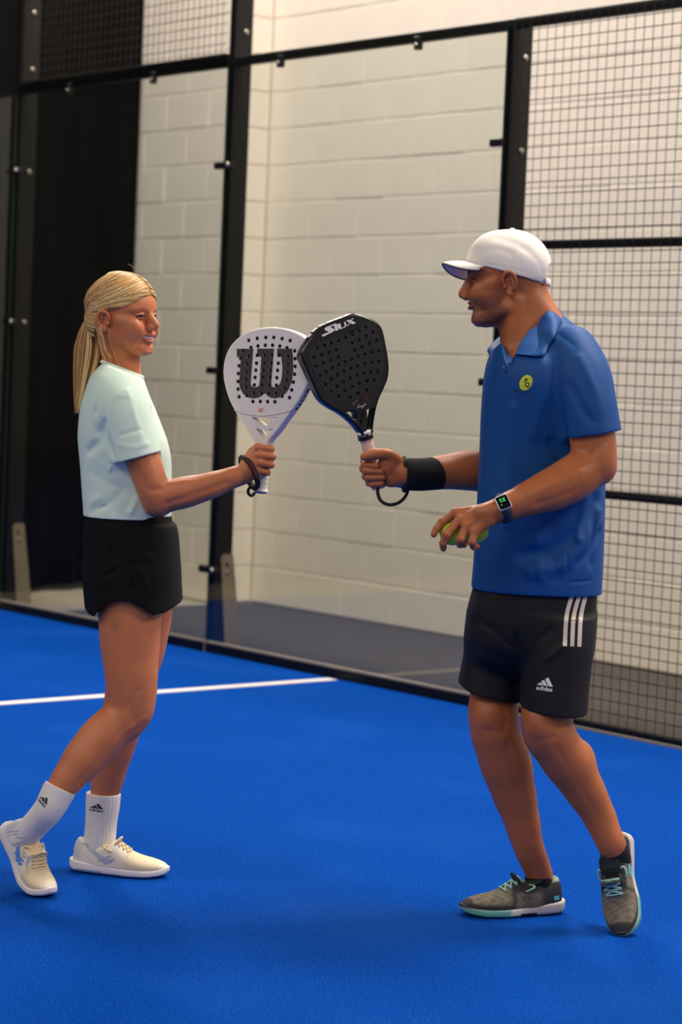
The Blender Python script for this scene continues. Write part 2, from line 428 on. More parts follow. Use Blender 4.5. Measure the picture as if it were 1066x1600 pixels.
class Field:
    """a list of operations building one implicit solid; evaluated only where each has effect"""
    def __init__(s, M=None):
        s.ops = []
        s.M = None if M is None else np.asarray(M, float)      # 4x4: local -> people frame
        s.Mi = None if M is None else np.linalg.inv(s.M)
    def loc(s, p):
        p = np.asarray(p, float)
        return p if s.Mi is None else s.Mi[:3, :3] @ p + s.Mi[:3, 3]
    def add(s, fn, lo, hi, mode, k): s.ops.append((fn, np.asarray(lo, float), np.asarray(hi, float), mode, k)); return s
    # --- primitives
    def cap(s, a, b, ra, rb, k=0.008, mode='u', flat=None):
        a = np.asarray(a, float); b = np.asarray(b, float); R = max(ra, rb)
        ba = b - a; l2 = max(float(ba @ ba), 1e-12)
        if flat is not None:
            n = np.asarray(flat[0], float); n = n / np.linalg.norm(n); g = 1.0 / flat[1] - 1.0
        def fn(X, Y, Z):
            px, py, pz = X - a[0], Y - a[1], Z - a[2]
            t = np.clip((px * ba[0] + py * ba[1] + pz * ba[2]) / l2, 0, 1)
            px = px - ba[0] * t; py = py - ba[1] * t; pz = pz - ba[2] * t
            rad = ra + (rb - ra) * t
            if flat is not None:
                dn = (px * n[0] + py * n[1] + pz * n[2]) * g
                px = px + n[0] * dn; py = py + n[1] * dn; pz = pz + n[2] * dn
                return (np.sqrt(px * px + py * py + pz * pz) - rad) * max(flat[1], .45)
            return np.sqrt(px * px + py * py + pz * pz) - rad
        return s.add(fn, np.minimum(a, b) - R, np.maximum(a, b) + R, mode, k)
    def chain(s, pts, rads, k=0.008, mode='u', flat=None, sub=4):
        """smooth tube through points (Catmull-Rom) with radii"""
        P, Rr = spline(pts, sub, rads)
        for i in range(len(P) - 1): s.cap(P[i], P[i + 1], Rr[i], Rr[i + 1], k if i == 0 else min(k, .004) + Rr[i] * .15, mode, flat)
        return s
    def ell(s, c, r, k=0.008, mode='u', rot=None):
        c = np.asarray(c, float); r = np.asarray(r, float) * np.ones(3); R = None if rot is None else np.asarray(rot, float)
        def fn(X, Y, Z):
            x, y, z = X - c[0], Y - c[1], Z - c[2]
            if R is not None:
                x, y, z = (R[0, 0] * x + R[1, 0] * y + R[2, 0] * z, R[0, 1] * x + R[1, 1] * y + R[2, 1] * z, R[0, 2] * x + R[1, 2] * y + R[2, 2] * z)
            x = x / r[0]; y = y / r[1]; z = z / r[2]
            k0 = np.sqrt(x * x + y * y + z * z)
            k1 = np.sqrt((x / r[0]) ** 2 + (y / r[1]) ** 2 + (z / r[2]) ** 2) + 1e-9
            return k0 * (k0 - 1) / k1
        e = np.full(3, r.max()) if R is not None else r
        return s.add(fn, c - e, c + e, mode, k)
    def stack(s, rows, k=0.008, mode='u', n=2.0, axis=None):
        """loft of horizontal slices; row = (z, cx, cy, rx_plus, rx_minus, ry) ; n superellipse exponent; axis=(ang) turns the slice"""
        T = np.array(sorted(rows), float); zz = T[:, 0]
        tab = np.linspace(zz[0], zz[-1], 400); cols = [pchip(zz, T[:, i], tab) for i in range(1, 6)]
        ca, sa = (1.0, 0.0) if axis is None else (math.cos(axis), math.sin(axis))
        def fn(X, Y, Z):
            zc = np.clip(Z, zz[0], zz[-1]); cx, cy, rp, rm, ry = [np.interp(zc, tab, c) for c in cols]
            x0 = X - cx; y0 = Y - cy
            x = x0 * ca + y0 * sa; y = -x0 * sa + y0 * ca
            rx = np.where(x > 0, rp, rm)
            q = (np.abs(x / rx) ** n + np.abs(y / ry) ** n) ** (1.0 / n)
            d = (q - 1) * np.minimum(np.minimum(rp, rm), ry)
            dz = np.maximum(zz[0] - Z, Z - zz[-1])
            return np.maximum(d, dz)
        R = max(T[:, 3:6].max(), .01)
        lo = np.array([T[:, 1].min() - R, T[:, 2].min() - R, zz[0]]); hi = np.array([T[:, 1].max() + R, T[:, 2].max() + R, zz[-1]])
        return s.add(fn, lo, hi, mode, k)
    def crease(s, pts, r, amp):
        """push the surface in (amp>0) or out (amp<0) along a polyline"""
        pts = [np.asarray(p, float) for p in pts]
        lo = np.min(pts, 0) - 2.2 * r; hi = np.max(pts, 0) + 2.2 * r
        def fn(X, Y, Z):
            D = None
            for a, b in zip(pts[:-1], pts[1:]):
                ba = b - a; l2 = max(float(ba @ ba), 1e-12)
                px, py, pz = X - a[0], Y - a[1], Z - a[2]
                t = np.clip((px * ba[0] + py * ba[1] + pz * ba[2]) / l2, 0, 1)
                d2 = (px - ba[0] * t) ** 2 + (py - ba[1] * t) ** 2 + (pz - ba[2] * t) ** 2
                D = d2 if D is None else np.minimum(D, d2)
            return amp * np.exp(-D / (r * r))
        return s.add(fn, lo, hi, 'c', 0.0)
    def wave(s, fn, lo, hi): return s.add(fn, lo, hi, 'c', 0.0)
    def cut(s, p, nrm, k=0.0):
        """remove everything on the side the normal points to"""
        p = np.asarray(p, float); nrm = np.asarray(nrm, float); nrm = nrm / np.linalg.norm(nrm)
        def fn(X, Y, Z): return (X - p[0]) * nrm[0] + (Y - p[1]) * nrm[1] + (Z - p[2]) * nrm[2]
        return s.add(fn, None if False else np.full(3, -1e3), np.full(3, 1e3), 'x', k)
    def sub(s, other, k=0.008, mode='u'):
        """merge a finished field as one solid"""
        lo, hi = other.bounds()
        return s.add(lambda X, Y, Z: other.at(X, Y, Z), lo, hi, mode, k)
    def at(s, X, Y, Z):
        G = np.full(np.broadcast(X, Y, Z).shape, 0.08, np.float32)
        for fn, a, b, mode, k in s.ops:
            D = fn(X, Y, Z)
            if mode == 'c': G = G + D; continue
            if mode == 'u':
                if k > 0:
                    w = np.clip(.5 + .5 * (G - D) / k, 0, 1); G = G + (D - G) * w - k * w * (1 - w)
                else: G = np.minimum(G, D)
            else:
                E_ = -D if mode == 's' else D
                G = np.maximum(G, E_)
        return G
    def func(s, fn, lo, hi, mode, k): return s.add(fn, lo, hi, mode, k)
    # --- evaluation
    def grid(s, lo, hi, h):
        lo = np.asarray(lo, float); hi = np.asarray(hi, float)
        n = np.ceil((hi - lo) / h).astype(int) + 1
        ax = [(lo[i] + np.arange(n[i]) * h).astype(np.float32) for i in range(3)]
        F = np.full(n, 0.08, np.float32)
        for fn, a, b, mode, k in s.ops:
            m = k + 3.5 * h + .004
            i0 = np.clip(np.floor((a - m - lo) / h).astype(int), 0, n); i1 = np.clip(np.ceil((b + m - lo) / h).astype(int) + 1, 0, n)
            if (i1 <= i0).any(): continue
            sl = tuple(slice(i0[j], i1[j]) for j in range(3))
            X = ax[0][sl[0]][:, None, None]; Y = ax[1][sl[1]][None, :, None]; Z = ax[2][sl[2]][None, None, :]
            D = fn(X, Y, Z).astype(np.float32); G = F[sl]
            if mode == 'c': F[sl] = G + D; continue
            if mode == 'u':
                if k > 0:
                    w = np.clip(.5 + .5 * (G - D) / k, 0, 1); F[sl] = G + (D - G) * w - k * w * (1 - w)
                else: F[sl] = np.minimum(G, D)
            else:
                E_ = -D if mode == 's' else D
                if k > 0:
                    w = np.clip(.5 - .5 * (G - E_) / k, 0, 1); F[sl] = G + (E_ - G) * w + k * w * (1 - w)
                else: F[sl] = np.maximum(G, E_)
        return lo, h, F
    def bounds(s):
        us = [(a, b) for _, a, b, m, _k in s.ops if m == 'u']
        return np.min([a for a, _ in us], 0) - .02, np.max([b for _, b in us], 0) + .02
    def mesh(s, h, lo=None, hi=None):
        """-> vertices (people frame), quads"""
        if lo is None: lo, hi = s.bounds()
        V, Q = surface_nets(*s.grid(lo, hi, h))
        s.local = V
        if s.M is not None: V = V @ s.M[:3, :3].T.astype(np.float32) + s.M[:3, 3].astype(np.float32)
        return V, Q

def pchip(x, y, t):
    """monotone cubic interpolation"""
    x = np.asarray(x, float); y = np.asarray(y, float)
    if len(x) == 2: return np.interp(t, x, y)
    hh = np.diff(x); de = np.diff(y) / hh; m = np.zeros_like(y)
    for i in range(1, len(x) - 1):
        if de[i - 1] * de[i] > 0:
            w1 = 2 * hh[i] + hh[i - 1]; w2 = hh[i] + 2 * hh[i - 1]; m[i] = (w1 + w2) / (w1 / de[i - 1] + w2 / de[i])
    m[0] = de[0]; m[-1] = de[-1]
    i = np.clip(np.searchsorted(x, t) - 1, 0, len(x) - 2); u = (t - x[i]) / hh[i]
    return (2 * u ** 3 - 3 * u ** 2 + 1) * y[i] + (u ** 3 - 2 * u ** 2 + u) * hh[i] * m[i] + (-2 * u ** 3 + 3 * u ** 2) * y[i + 1] + (u ** 3 - u ** 2) * hh[i] * m[i + 1]

def spline(pts, sub=6, vals=None):
    """Catmull-Rom through points; vals are interpolated alongside"""
    P = [np.asarray(p, float) for p in pts]; out = []; vo = []
    n = len(P)
    for i in range(n - 1):
        p0 = P[i - 1] if i else 2 * P[0] - P[1]; p1 = P[i]; p2 = P[i + 1]; p3 = P[i + 2] if i + 2 < n else 2 * P[-1] - P[-2]
        for j in range(sub):
            t = j / sub
            out.append(.5 * (2 * p1 + (p2 - p0) * t + (2 * p0 - 5 * p1 + 4 * p2 - p3) * t * t + (3 * p1 - p0 - 3 * p2 + p3) * t ** 3))
            if vals is not None: vo.append(vals[i] + (vals[i + 1] - vals[i]) * (3 * t * t - 2 * t ** 3))
    out.append(P[-1])
    if vals is not None: vo.append(vals[-1]); return out, vo
    return out

def surface_nets(lo, h, F):
    S = F < 0
    n = np.array(F.shape)
    c = np.zeros(n - 1, np.uint8)
    for i in (0, 1):
        for j in (0, 1):
            for k in (0, 1):
                c += S[i:n[0] - 1 + i, j:n[1] - 1 + j, k:n[2] - 1 + k]
    mixed = (c > 0) & (c < 8); del c
    I = np.argwhere(mixed).astype(np.int32)
    ids = np.full(n - 1, -1, np.int32); ids[mixed] = np.arange(len(I), dtype=np.int32)
    cor = [(i, j, k) for i in (0, 1) for j in (0, 1) for k in (0, 1)]
    val = {q: F[I[:, 0] + q[0], I[:, 1] + q[1], I[:, 2] + q[2]] for q in cor}
    acc = np.zeros((len(I), 3), np.float32); cnt = np.zeros(len(I), np.float32)
    for a in cor:
        for ax in range(3):
            if a[ax]: continue
            b = list(a); b[ax] = 1; b = tuple(b)
            va, vb = val[a], val[b]; x = (va < 0) != (vb < 0)
            t = va[x] / (va[x] - vb[x]); q = np.tile(np.array(a, np.float32), (x.sum(), 1)); q[:, ax] = t
            acc[x] += q; cnt[x] += 1
    V = (I + acc / cnt[:, None]) * h + lo
    Q = []
    for ax in range(3):
        u, w = (ax + 1) % 3, (ax + 2) % 3
        sl0 = [slice(1, -1)] * 3; sl1 = [slice(1, -1)] * 3
        sl0[ax] = slice(0, -1); sl1[ax] = slice(1, None)
        a, b = S[tuple(sl0)], S[tuple(sl1)]
        E_ = np.argwhere(a != b)
        if not len(E_): continue
        flip = a[E_[:, 0], E_[:, 1], E_[:, 2]]
        off = np.array([1, 1, 1]); off[ax] = 0
        G = E_ + off
        def cell(du, dw):
            g = G.copy(); g[:, u] += du; g[:, w] += dw; return ids[g[:, 0], g[:, 1], g[:, 2]]
        q = np.stack([cell(-1, -1), cell(0, -1), cell(0, 0), cell(-1, 0)], 1)
        q[~flip] = q[~flip][:, ::-1]
        Q.append(q)
    Q = np.concatenate(Q) if Q else np.zeros((0, 4), int)
    return V.astype(np.float32), Q[(Q >= 0).all(1)]

def merge(parts):
    Vs, Qs, o = [], [], 0
    for V, Q in parts: Vs.append(V); Qs.append(Q + o); o += len(V)
    return np.concatenate(Vs), np.concatenate(Qs)

def set_colors(me, C):
    a = me.color_attributes.new('tone', 'FLOAT_COLOR', 'POINT')
    C4 = np.ones((len(C), 4), np.float32); C4[:, :3] = C
    a.data.foreach_set('color', C4.ravel())

class Person:
    def __init__(s, name, base, label, cat='person'):
        s.base = np.asarray(base, float)       # people frame, on the floor
        w = FRAME @ Vector(s.base)
        s.root = empty(name, w, -YAW); tag(s.root, label, cat)
    def part(s, name, VQ, m, colors=None, parent=None):
        V, Q = VQ
        me = mesh_np(name, V - s.base.astype(np.float32), Q)
        if colors is not None: set_colors(me, colors)
        o = link(name, me, m, s.root if parent is None else parent)
        return o
    def mb(s, name, mb, m, parent=None):
        """MB built in people-frame coordinates"""
        me = mb.mesh(name); me.transform(Matrix.Translation(-Vector(s.base)))
        return link(name, me, m, s.root if parent is None else parent)

def lerp(a, b, t): return np.asarray(a) + (np.asarray(b) - np.asarray(a)) * t
def smooth01(x, a, b):
    t = np.clip((x - a) / (b - a), 0, 1); return t * t * (3 - 2 * t)
def seg_dist(P, a, b):
    a = np.asarray(a, float); b = np.asarray(b, float); ba = b - a
    t = np.clip(((P - a) @ ba) / max(ba @ ba, 1e-12), 0, 1)
    return np.linalg.norm(P - a - t[:, None] * ba, axis=1)
def poly_dist(P, pts):
    return np.min([seg_dist(P, a, b) for a, b in zip(pts[:-1], pts[1:])], axis=0)
def tint(C, w, col):
    return C * (1 - w[:, None]) + np.asarray(col)[None, :3] * w[:, None]
def tubes(paths, rads, n=5, flat=None):
    """many tubes -> (V, Q) by numpy; paths list of (m,3); rads list"""
    Vs, Qs, o = [], [], 0
    ang = np.linspace(0, 2 * np.pi, n, endpoint=False)
    for P, R in zip(paths, rads):
        P = np.asarray(P, float); m = len(P); R = np.broadcast_to(np.asarray(R, float), (m,))
        T = np.gradient(P, axis=0); T /= np.linalg.norm(T, axis=1)[:, None] + 1e-9
        a = np.array([0.31, 0.22, 0.92]) if abs(T[0] @ np.array([0.31, 0.22, 0.92])) < .9 else np.array([1.0, 0, 0])
        U = np.zeros_like(P); u = a
        for i in range(m):
            u = u - T[i] * (u @ T[i]); u /= np.linalg.norm(u) + 1e-9; U[i] = u
        W = np.cross(T, U)
        ring = P[:, None, :] + (U[:, None, :] * np.cos(ang)[None, :, None] + W[:, None, :] * np.sin(ang)[None, :, None]) * R[:, None, None]
        Vs.append(ring.reshape(-1, 3))
        i = np.arange(m - 1)[:, None] * n; j = np.arange(n)[None, :]; k = (j + 1) % n
        Qs.append(np.stack([i + j, i + k, i + n + k, i + n + j], -1).reshape(-1, 4) + o)
        # end caps as degenerate-free quads
        for base_, rev in ((0, True), ((m - 1) * n, False)):
            for q in range(1, n - 2, 2):
                f = [base_, base_ + q, base_ + q + 1, base_ + min(q + 2, n - 1)]
                if len(set(f)) == 4: Qs.append(np.array([f[::-1] if rev else f]) + o)
        o += m * n
    return np.concatenate(Vs).astype(np.float32), np.concatenate(Qs)
# ================================================================== people: shared builders
def head_matrix(origin, yaw, pitch, tilt=0.0, scale=(1, 1, 1)):
    """local x = face forward, y = person's left, z = up. yaw measured in the people frame, pitch>0 looks down, tilt leans to person's left"""
    Rz = Matrix.Rotation(yaw, 4, 'Z'); Ry = Matrix.Rotation(pitch, 4, 'Y'); Rx = Matrix.Rotation(-tilt, 4, 'X')
    m = Matrix.Translation(Vector(origin)) @ Rz @ Ry @ Rx @ Matrix.Diagonal((*scale, 1.0))
    return np.array(m)

def ear(F, y, s=1.0, cx=-0.002, cz=-0.005, lean=-0.22):
    """ear on the side given by the sign of y"""
    sg = 1 if y > 0 else -1
    def E(u, v, out):      # u forward, v up (ear coordinates, metres)
        c, sn = math.cos(lean), math.sin(lean)
        return A(cx + (u * c - v * sn) * s, y + sg * out * s, cz + (u * sn + v * c) * s)
    # bowl behind the rim
    F.ell(E(-.004, .002, .002), (.017 * s, .007 * s, .028 * s), .006)
    rim = [E(.012, .004, .004), E(.012, .016, .008), E(.006, .027, .012), (E(-.006, .031, .016)), E(-.017, .024, .019), E(-.020, .008, .019), E(-.016, -.008, .015), E(-.008, -.018, .011)]
    F.chain(rim, [.0035 * s, .004 * s, .0042 * s, .0045 * s, .0048 * s, .0045 * s, .0042 * s, .004 * s], .003)
    F.ell(E(.002, -.024, .008), (.0085 * s, .0045 * s, .0095 * s), .005)
    F.ell(E(.001, -.001, .014), (.009 * s, .008 * s, .013 * s), .004, 's')        # concha
    F.ell(E(-.006, .018, .016), (.008 * s, .006 * s, .007 * s), .004, 's')
    F.cap(E(-.010, -.006, .011), E(-.008, .012, .012), .0028 * s, .003 * s, .003)  # antihelix
    F.ell(E(.011, -.004, .008), (.0045 * s, .004 * s, .006 * s), .003)            # tragus

def face(F, p):
    """generic head; p holds the individual shape"""
    g = p.get
    F.ell((-.004, 0, .046), (.097, .0755, .087), .0)
    F.ell((-.03, 0, .02), (.070, .070, .075), .02)
    rows = []
    for z, xf, ry in g('profile'):
        cx = .02 if z > -.09 else .045
        rows.append((z, cx, 0, xf - cx, .05 if z > -.07 else .035, ry))
    F.stack(rows, .016, n=2.25)
    for s in (-1, 1):
        # jaw line, cheek bone, cheek, brow
        F.cap((.002, s * g('jawy', .052), g('jawz', -.058)), (.07, s * .022, g('chinz', -.100) + .014), .013, .013, .022)
        F.cap((.035, s * .060, .0), (.072, s * .045, -.008), .012, .012, .018)
        F.ell((.072, s * .036, -.026), (.022, .020, .022), .016)
        F.cap((.087 - .003 * (1 - g('brow', 1.0)), s * .010, .034), (.070, s * .048, .034), .0075 * (.4 + .6 * g('brow', 1.0)), .006, .014)
        F.ell((.040, s * .048, -.030), (.034, .016, .034), .02)
        F.ell((.0965 + .004 * (1 - g('socket', 1.0)) / .28, s * .0315, .0155), (.0135, .0155, .0110), .010, 's')
        F.ell((.0735, s * .0315, .0145), (.0125, .0135, .0125), .002)
        # lids
        F.chain([(.0835, s * .020, .0155), (.0875, s * .030, .0195), (.0790, s * .044, .0155)], [.0028, .0034, .0028], .003)
        F.chain([(.0840, s * .021, .0115), (.0860, s * .031, .0085), (.0785, s * .043, .0115)], [.0026, .0030, .0026], .003)
        ear(F, s * g('eary', .073), g('ears', 1.0))
    # nose
    nt = g('nose', (.117, -.021)); nw = g('nosew', 1.0)
    F.chain([(.0875, 0, .026), (.0975, 0, .010), (nt[0] - .004, 0, nt[1] + .010), (nt[0] - .002, 0, nt[1])], [.0085, .0080, .0080 * nw, g('tipr', .0092) * nw], .010)
    F.ell((.0945, 0, -.008), (.0150, .0105, .022), .006)
    F.cap((.092, 0, .012), (nt[0] - .014, 0, nt[1] + .002), .0085, .0105 * nw, .008)
    for s in (-1, 1):
        F.ell((nt[0] - .013, s * .0115 * nw, nt[1] - .005), (.0105, .0068 * nw, .0078), .006)
        F.ell((nt[0] - .010, s * .0066 * nw, nt[1] - .0138), (.0055, .0030, .0034), .002, 's')

def skin_tone(L, base, lip, extra=None):
    """vertex tones in head-local coordinates"""
    n = len(L); C = np.tile(np.asarray(base, np.float32), (n, 1))
    return C

def surf_bvh(V, Q): return BVHTree.FromPolygons([Vector(v) for v in V.tolist()], [tuple(q) for q in Q.tolist()])
def hit(bvh, o, d, off=0.0, fallback=None):
    d = Vector(d).normalized(); p, n, i, t = bvh.ray_cast(Vector(o), d)
    if p is None: return fallback
    return np.array(p - d * off)

def text_polys(txt, shear=0.0, spacing=1.0):
    """triangulated 2D outline of a word -> (n,2) points and faces, height 1, centred"""
    cu = bpy.data.curves.new('txt', 'FONT'); cu.body = txt; cu.size = 1.0; cu.shear = shear; cu.space_character = spacing
    cu.align_x = 'CENTER'; cu.resolution_u = 3; cu.offset = 0.02
    o = bpy.data.objects.new('txt', cu); COL.objects.link(o)
    dg = bpy.context.evaluated_depsgraph_get(); me = bpy.data.meshes.new_from_object(o.evaluated_get(dg))
    bm = bmesh.new(); bm.from_mesh(me); bmesh.ops.triangulate(bm, faces=bm.faces[:])
    P = np.array([v.co[:2] for v in bm.verts]); T = [tuple(v.index for v in f.verts) for f in bm.faces]
    bm.free(); bpy.data.objects.remove(o); bpy.data.curves.remove(cu); bpy.data.meshes.remove(me)
    if len(P): P[:, 1] -= (P[:, 1].min() + P[:, 1].max()) / 2
    return P, T
def poly2d(pts):
    """triangulate a simple polygon"""
    bm = bmesh.new(); vs = [bm.verts.new((x, y, 0)) for x, y in pts]; f = bm.faces.new(vs)
    bmesh.ops.triangulate(bm, faces=[f]); bm.verts.index_update()
    P = np.array([v.co[:2] for v in bm.verts]); T = [tuple(v.index for v in f.verts) for f in bm.faces]; bm.free(); return P, T
def decal_mesh(name, items, origin, ux, uy, bvh, view, off=0.0006, sub=1, thick=0.0):
    """items: list of (P,T) in plane coordinates; plane point = origin + x*ux + y*uy; projected along view onto the surface"""
    bm = bmesh.new()
    for P, T in items:
        vs = [bm.verts.new((x, y, 0)) for x, y in P]
        for t in T:
            try: bm.faces.new([vs[i] for i in t])
            except ValueError: pass
    for _ in range(sub): bmesh.ops.subdivide_edges(bm, edges=bm.edges[:], cuts=1, use_grid_fill=False)
    bmesh.ops.triangulate(bm, faces=bm.faces[:])
    o = np.asarray(origin, float); ux = np.asarray(ux, float); uy = np.asarray(uy, float); vw = np.asarray(view, float); vw /= np.linalg.norm(vw)
    last = None
    for v in bm.verts:
        q = o + v.co.x * ux + v.co.y * uy
        p = hit(bvh, q - vw * .08, vw, off) if bvh is not None else q
        if p is None: p = q if last is None else q + vw * ((last - q) @ vw)
        last = p; v.co = Vector(p)
    me = bpy.data.meshes.new(name); bm.to_mesh(me); bm.free()
    return me

# ------------------------------------------------------------------ shoes
PERM = np.array([[0, 0, 1, 0], [0, 1, 0, 0], [1, 0, 0, 0], [0, 0, 0, 1.0]])     # field (height, y, length) -> shoe (x, y, z)
def shoe_fields(st):
    # collar: (distance of the ankle from the heel, height of the rim)
    up = Field(PERM)
    up.stack([(x, .028, 0, t - .028, .016, w) for x, t, w in st['upper']], 0, n=2.3)
    c = st['collar']
    up.ell((c[1] + .030, 0, c[0]), (.052, .0265, .046), .006, 's')
    up.cap((.085, 0, c[0] + .040), (.14, 0, c[0] - .01), .026, .026, .006, 's')
    so = Field(PERM)
    so.stack([(x, zc, 0, h / 2, h / 2, w) for x, zc, h, w in st['sole']], 0, n=4.0)
    for x0, x1, z in st.get('grooves', ()):
        for sg in (-1, 1): so.crease([(z, sg * .05, x0), (z + .006, sg * .052, x1)], .0035, .0022)
    return up, so
def bend(V, xb, ang, z0=0.0):
    """raise the heel: everything behind the ball of the foot swings up about it"""
    if not ang: return V
    V = V.copy(); n = 30; w = .125
    for i in range(n):           # many small hinges give a smooth roll
        x = xb + w / 2 - w * i / (n - 1); a = ang / n
        # hinge position follows the already bent sole
        px, pz = bend_pt(xb, ang, w, n, i)
        m = V[:, 3] < x if V.shape[1] > 3 else V[:, 0] < x
        c, s = math.cos(a), math.sin(a)
        X = V[m, 0] - px; Z = V[m, 2] - pz
        V[m, 0] = px + X * c + Z * s; V[m, 2] = pz - X * s + Z * c
    return V
def bend_pt(xb, ang, w, n, i):
    px, pz, dx, dz = xb + w / 2, 0.0, -1.0, 0.0
    for j in range(i):
        a = ang / n; step = w / (n - 1)
        c, s = math.cos(a), math.sin(a); dx, dz = dx * c + dz * s, -dx * s + dz * c
        px += dx * step; pz += dz * step
    return px, pz
class Shoe:
    def __init__(s, person, st, M, side, ang=0.0, name='shoe', label=None):
        s.p, s.M, s.ang, s.st, s.side = person, np.asarray(M, float), ang, st, side
        up, so = shoe_fields(st)
        s.uV, s.uQ = up.mesh(.0017); s.sV, s.sQ = so.mesh(.002)
        s.uQ = s.uQ[:, ::-1]; s.sQ = s.sQ[:, ::-1]
        # last shape: feet curve inwards
        for V in (s.uV, s.sV): V[:, 1] += s.curve(V[:, 0])
        s.bvh = surf_bvh(s.uV, s.uQ); s.sbvh = surf_bvh(s.sV, s.sQ)
        s.obj = person.part(name, (s.out(s.uV), s.uQ), st['m_upper'], st['tone'](s.uV, side) if 'tone' in st else None)
        if label: s.obj['label'] = label
        s.sole = person.part('sole', (s.out(s.sV), s.sQ), st['m_sole'], st['sole_tone'](s.sV, side) if 'sole_tone' in st else None, parent=s.obj)
        s.sole.parent = s.obj
    def curve(s, x): return -s.side * .012 * np.sin(np.clip(x / .28, 0, 1) * np.pi) * 1.0
    def out(s, V):
        V = np.asarray(V, float)
        B = np.concatenate([V, V[:, :1]], 1); B = bend(B, s.st['ball'], s.ang)[:, :3]
        return (B @ s.M[:3, :3].T + s.M[:3, 3]).astype(np.float32)
    def top(s, x, y, off=.002):
        y = y + float(s.curve(np.array(x)))
        h = hit(s.bvh, (x, y, .25), (0, 0, -1), off); return h if h is not None else A(x, y, .08)
    def sidept(s, x, z, sg, off=.0):
        h = hit(s.bvh, (x, sg * .15, z), (0, -sg, 0), off); return h if h is not None else A(x, sg * .04, z)
    def strips(s, name, paths, r, m, n=6, parent=None):
        VQ = tubes([s.out(np.array(p)) for p in paths], r, n)
        return s.p.part(name, VQ, m, parent=parent or s.obj)
    def ribbon(s, name, polys, sg, m, bvh=None):
        """flat side panels: polys in (x,z) of the shoe, projected from the side sg"""
        bm_items = []
        me_items = [poly2d(p) for p in polys]
        me = decal_mesh(name, me_items, (0, sg * .09, 0), (1, 0, 0), (0, 0, 1), bvh or s.bvh, (0, -sg, 0), .0009, sub=2)
        V = np.empty(len(me.vertices) * 3, np.float32); me.vertices.foreach_get('co', V); V = s.out(V.reshape(-1, 3)) - s.p.base
        me.vertices.foreach_set('co', V.astype(np.float32).ravel()); me.update()
        return link(name, me, m, s.obj)
    def laces(s, xs, hw, m, r=.0021, bow=True, cross=True):
        paths = []
        n = len(xs)
        for i in range(n):
            x = xs[i]
            paths.append(spline([s.top(x, -hw, .0), s.top(x + .003, -hw * .5, .003), s.top(x + .004, 0, .0035), s.top(x + .003, hw * .5, .003), s.top(x, hw, .0)], 4))
            if cross and i + 1 < n:
                for sg in (-1, 1):
                    paths.append(spline([s.top(x, sg * hw, .001), s.top((x + xs[i + 1]) / 2, 0, .0045), s.top(xs[i + 1], -sg * hw, .001)], 5))
        if bow:
            k = s.top(xs[0] - .004, 0, .006)
            for sg in (-1, 1):
                e1 = k + A(-.012, sg * .034, .012); e2 = k + A(.016, sg * .044, -.010)
                paths.append(spline([k, k + A(-.004, sg * .018, .014), e1, k + A(.010, sg * .036, .002), k + A(.004, sg * .010, .004), k], 5))
                paths.append(spline([k, k + A(.016, sg * .016, .006), k + A(.034, sg * .030, -.006), k + A(.046, sg * .034, -.022)], 5))
        rr = [r] * len(paths)
        return s.strips('lace', paths, rr, m)
# ================================================================== the woman
DW = 6.07
def W(px, py, dd=0.0): return Vw(px, py, DW + dd)
woman = Person('person', Vw(165, 1372, 6.16) * A(1, 1, 0), 'person in pale mint T-shirt and black shorts stepping forward with the white racket')
SK_W = np.array(srgb(198, 118, 76)[:3])
M['skin_w'] = mat('skin_woman', srgb(196, 124, 88), 0.46, sss=(.06, .004), attr='tone', bump=(900, .08, .0006), spec=.4, var=(22, .05))
M['tee'] = mat('mint_sports_fabric', srgb(214, 235, 217), 0.7, bump=(1400, .12, .0006), sheen=.08)
M['black_cloth'] = mat('black_woven_cloth', srgb(12, 11, 11), 0.85, bump=(1200, .2, .0006), spec=.2)
M['sock'] = mat('white_rib_sock', srgb(232, 226, 216), 0.9, bump=(800, .3, .0008))

# ---- head
HW = head_matrix(W(191, 500, .01), math.radians(-30), math.radians(0.5), math.radians(-2), (1.0, .98, .925))
hw = Field(HW)
face(hw, dict(profile=[(-.103, .070, .012), (-.098, .084, .024), (-.088, .0915, .033), (-.078, .0915, .040), (-.070, .0885, .045), (-.060, .0935, .049), (-.052, .0955, .0525),
      (-.042, .0975, .056), (-.033, .0955, .059), (-.018, .088, .063), (.0, .083, .066), (.015, .083, .067), (.030, .089, .069), (.045, .0925, .068), (.065, .088, .064), (.085, .074, .054), (.10, .058, .044)],
      nose=(.1155, -.015), nosew=.86, brow=.6, socket=.55, chinz=-.100, jawy=.050, jawz=-.055, ears=.95))
# smiling mouth: opening, lips, folds
hw.chain([(.081, -.030, -.0420), (.0935, -.016, -.0475), (.0985, 0, -.0500), (.0935, .016, -.0475), (.081, .030, -.0420)], [.0030, .0062, .0074, .0062, .0030], .002, 's')
hw.chain([(.079, -.034, -.0390), (.0935, -.017, -.0412), (.0985, 0, -.0410), (.0935, .017, -.0412), (.079, .034, -.0390)], [.0020, .0030, .0032, .0030, .0020], .003)
hw.chain([(.079, -.033, -.0415), (.0915, -.017, -.0545), (.0965, 0, -.0592), (.0915, .017, -.0545), (.079, .033, -.0415)], [.0020, .0036, .0042, .0036, .0020], .003)
for s in (-1, 1):
    hw.crease([(.099, s * .017, -.024), (.090, s * .032, -.036), (.079, s * .038, -.052)], .0045, .0015)
    hw.crease([(.069, s * .050, .009), (.060, s * .058, .004)], .002, .0006)
    hw.crease([(.069, s * .050, .013), (.058, s * .059, .012)], .002, .0006)
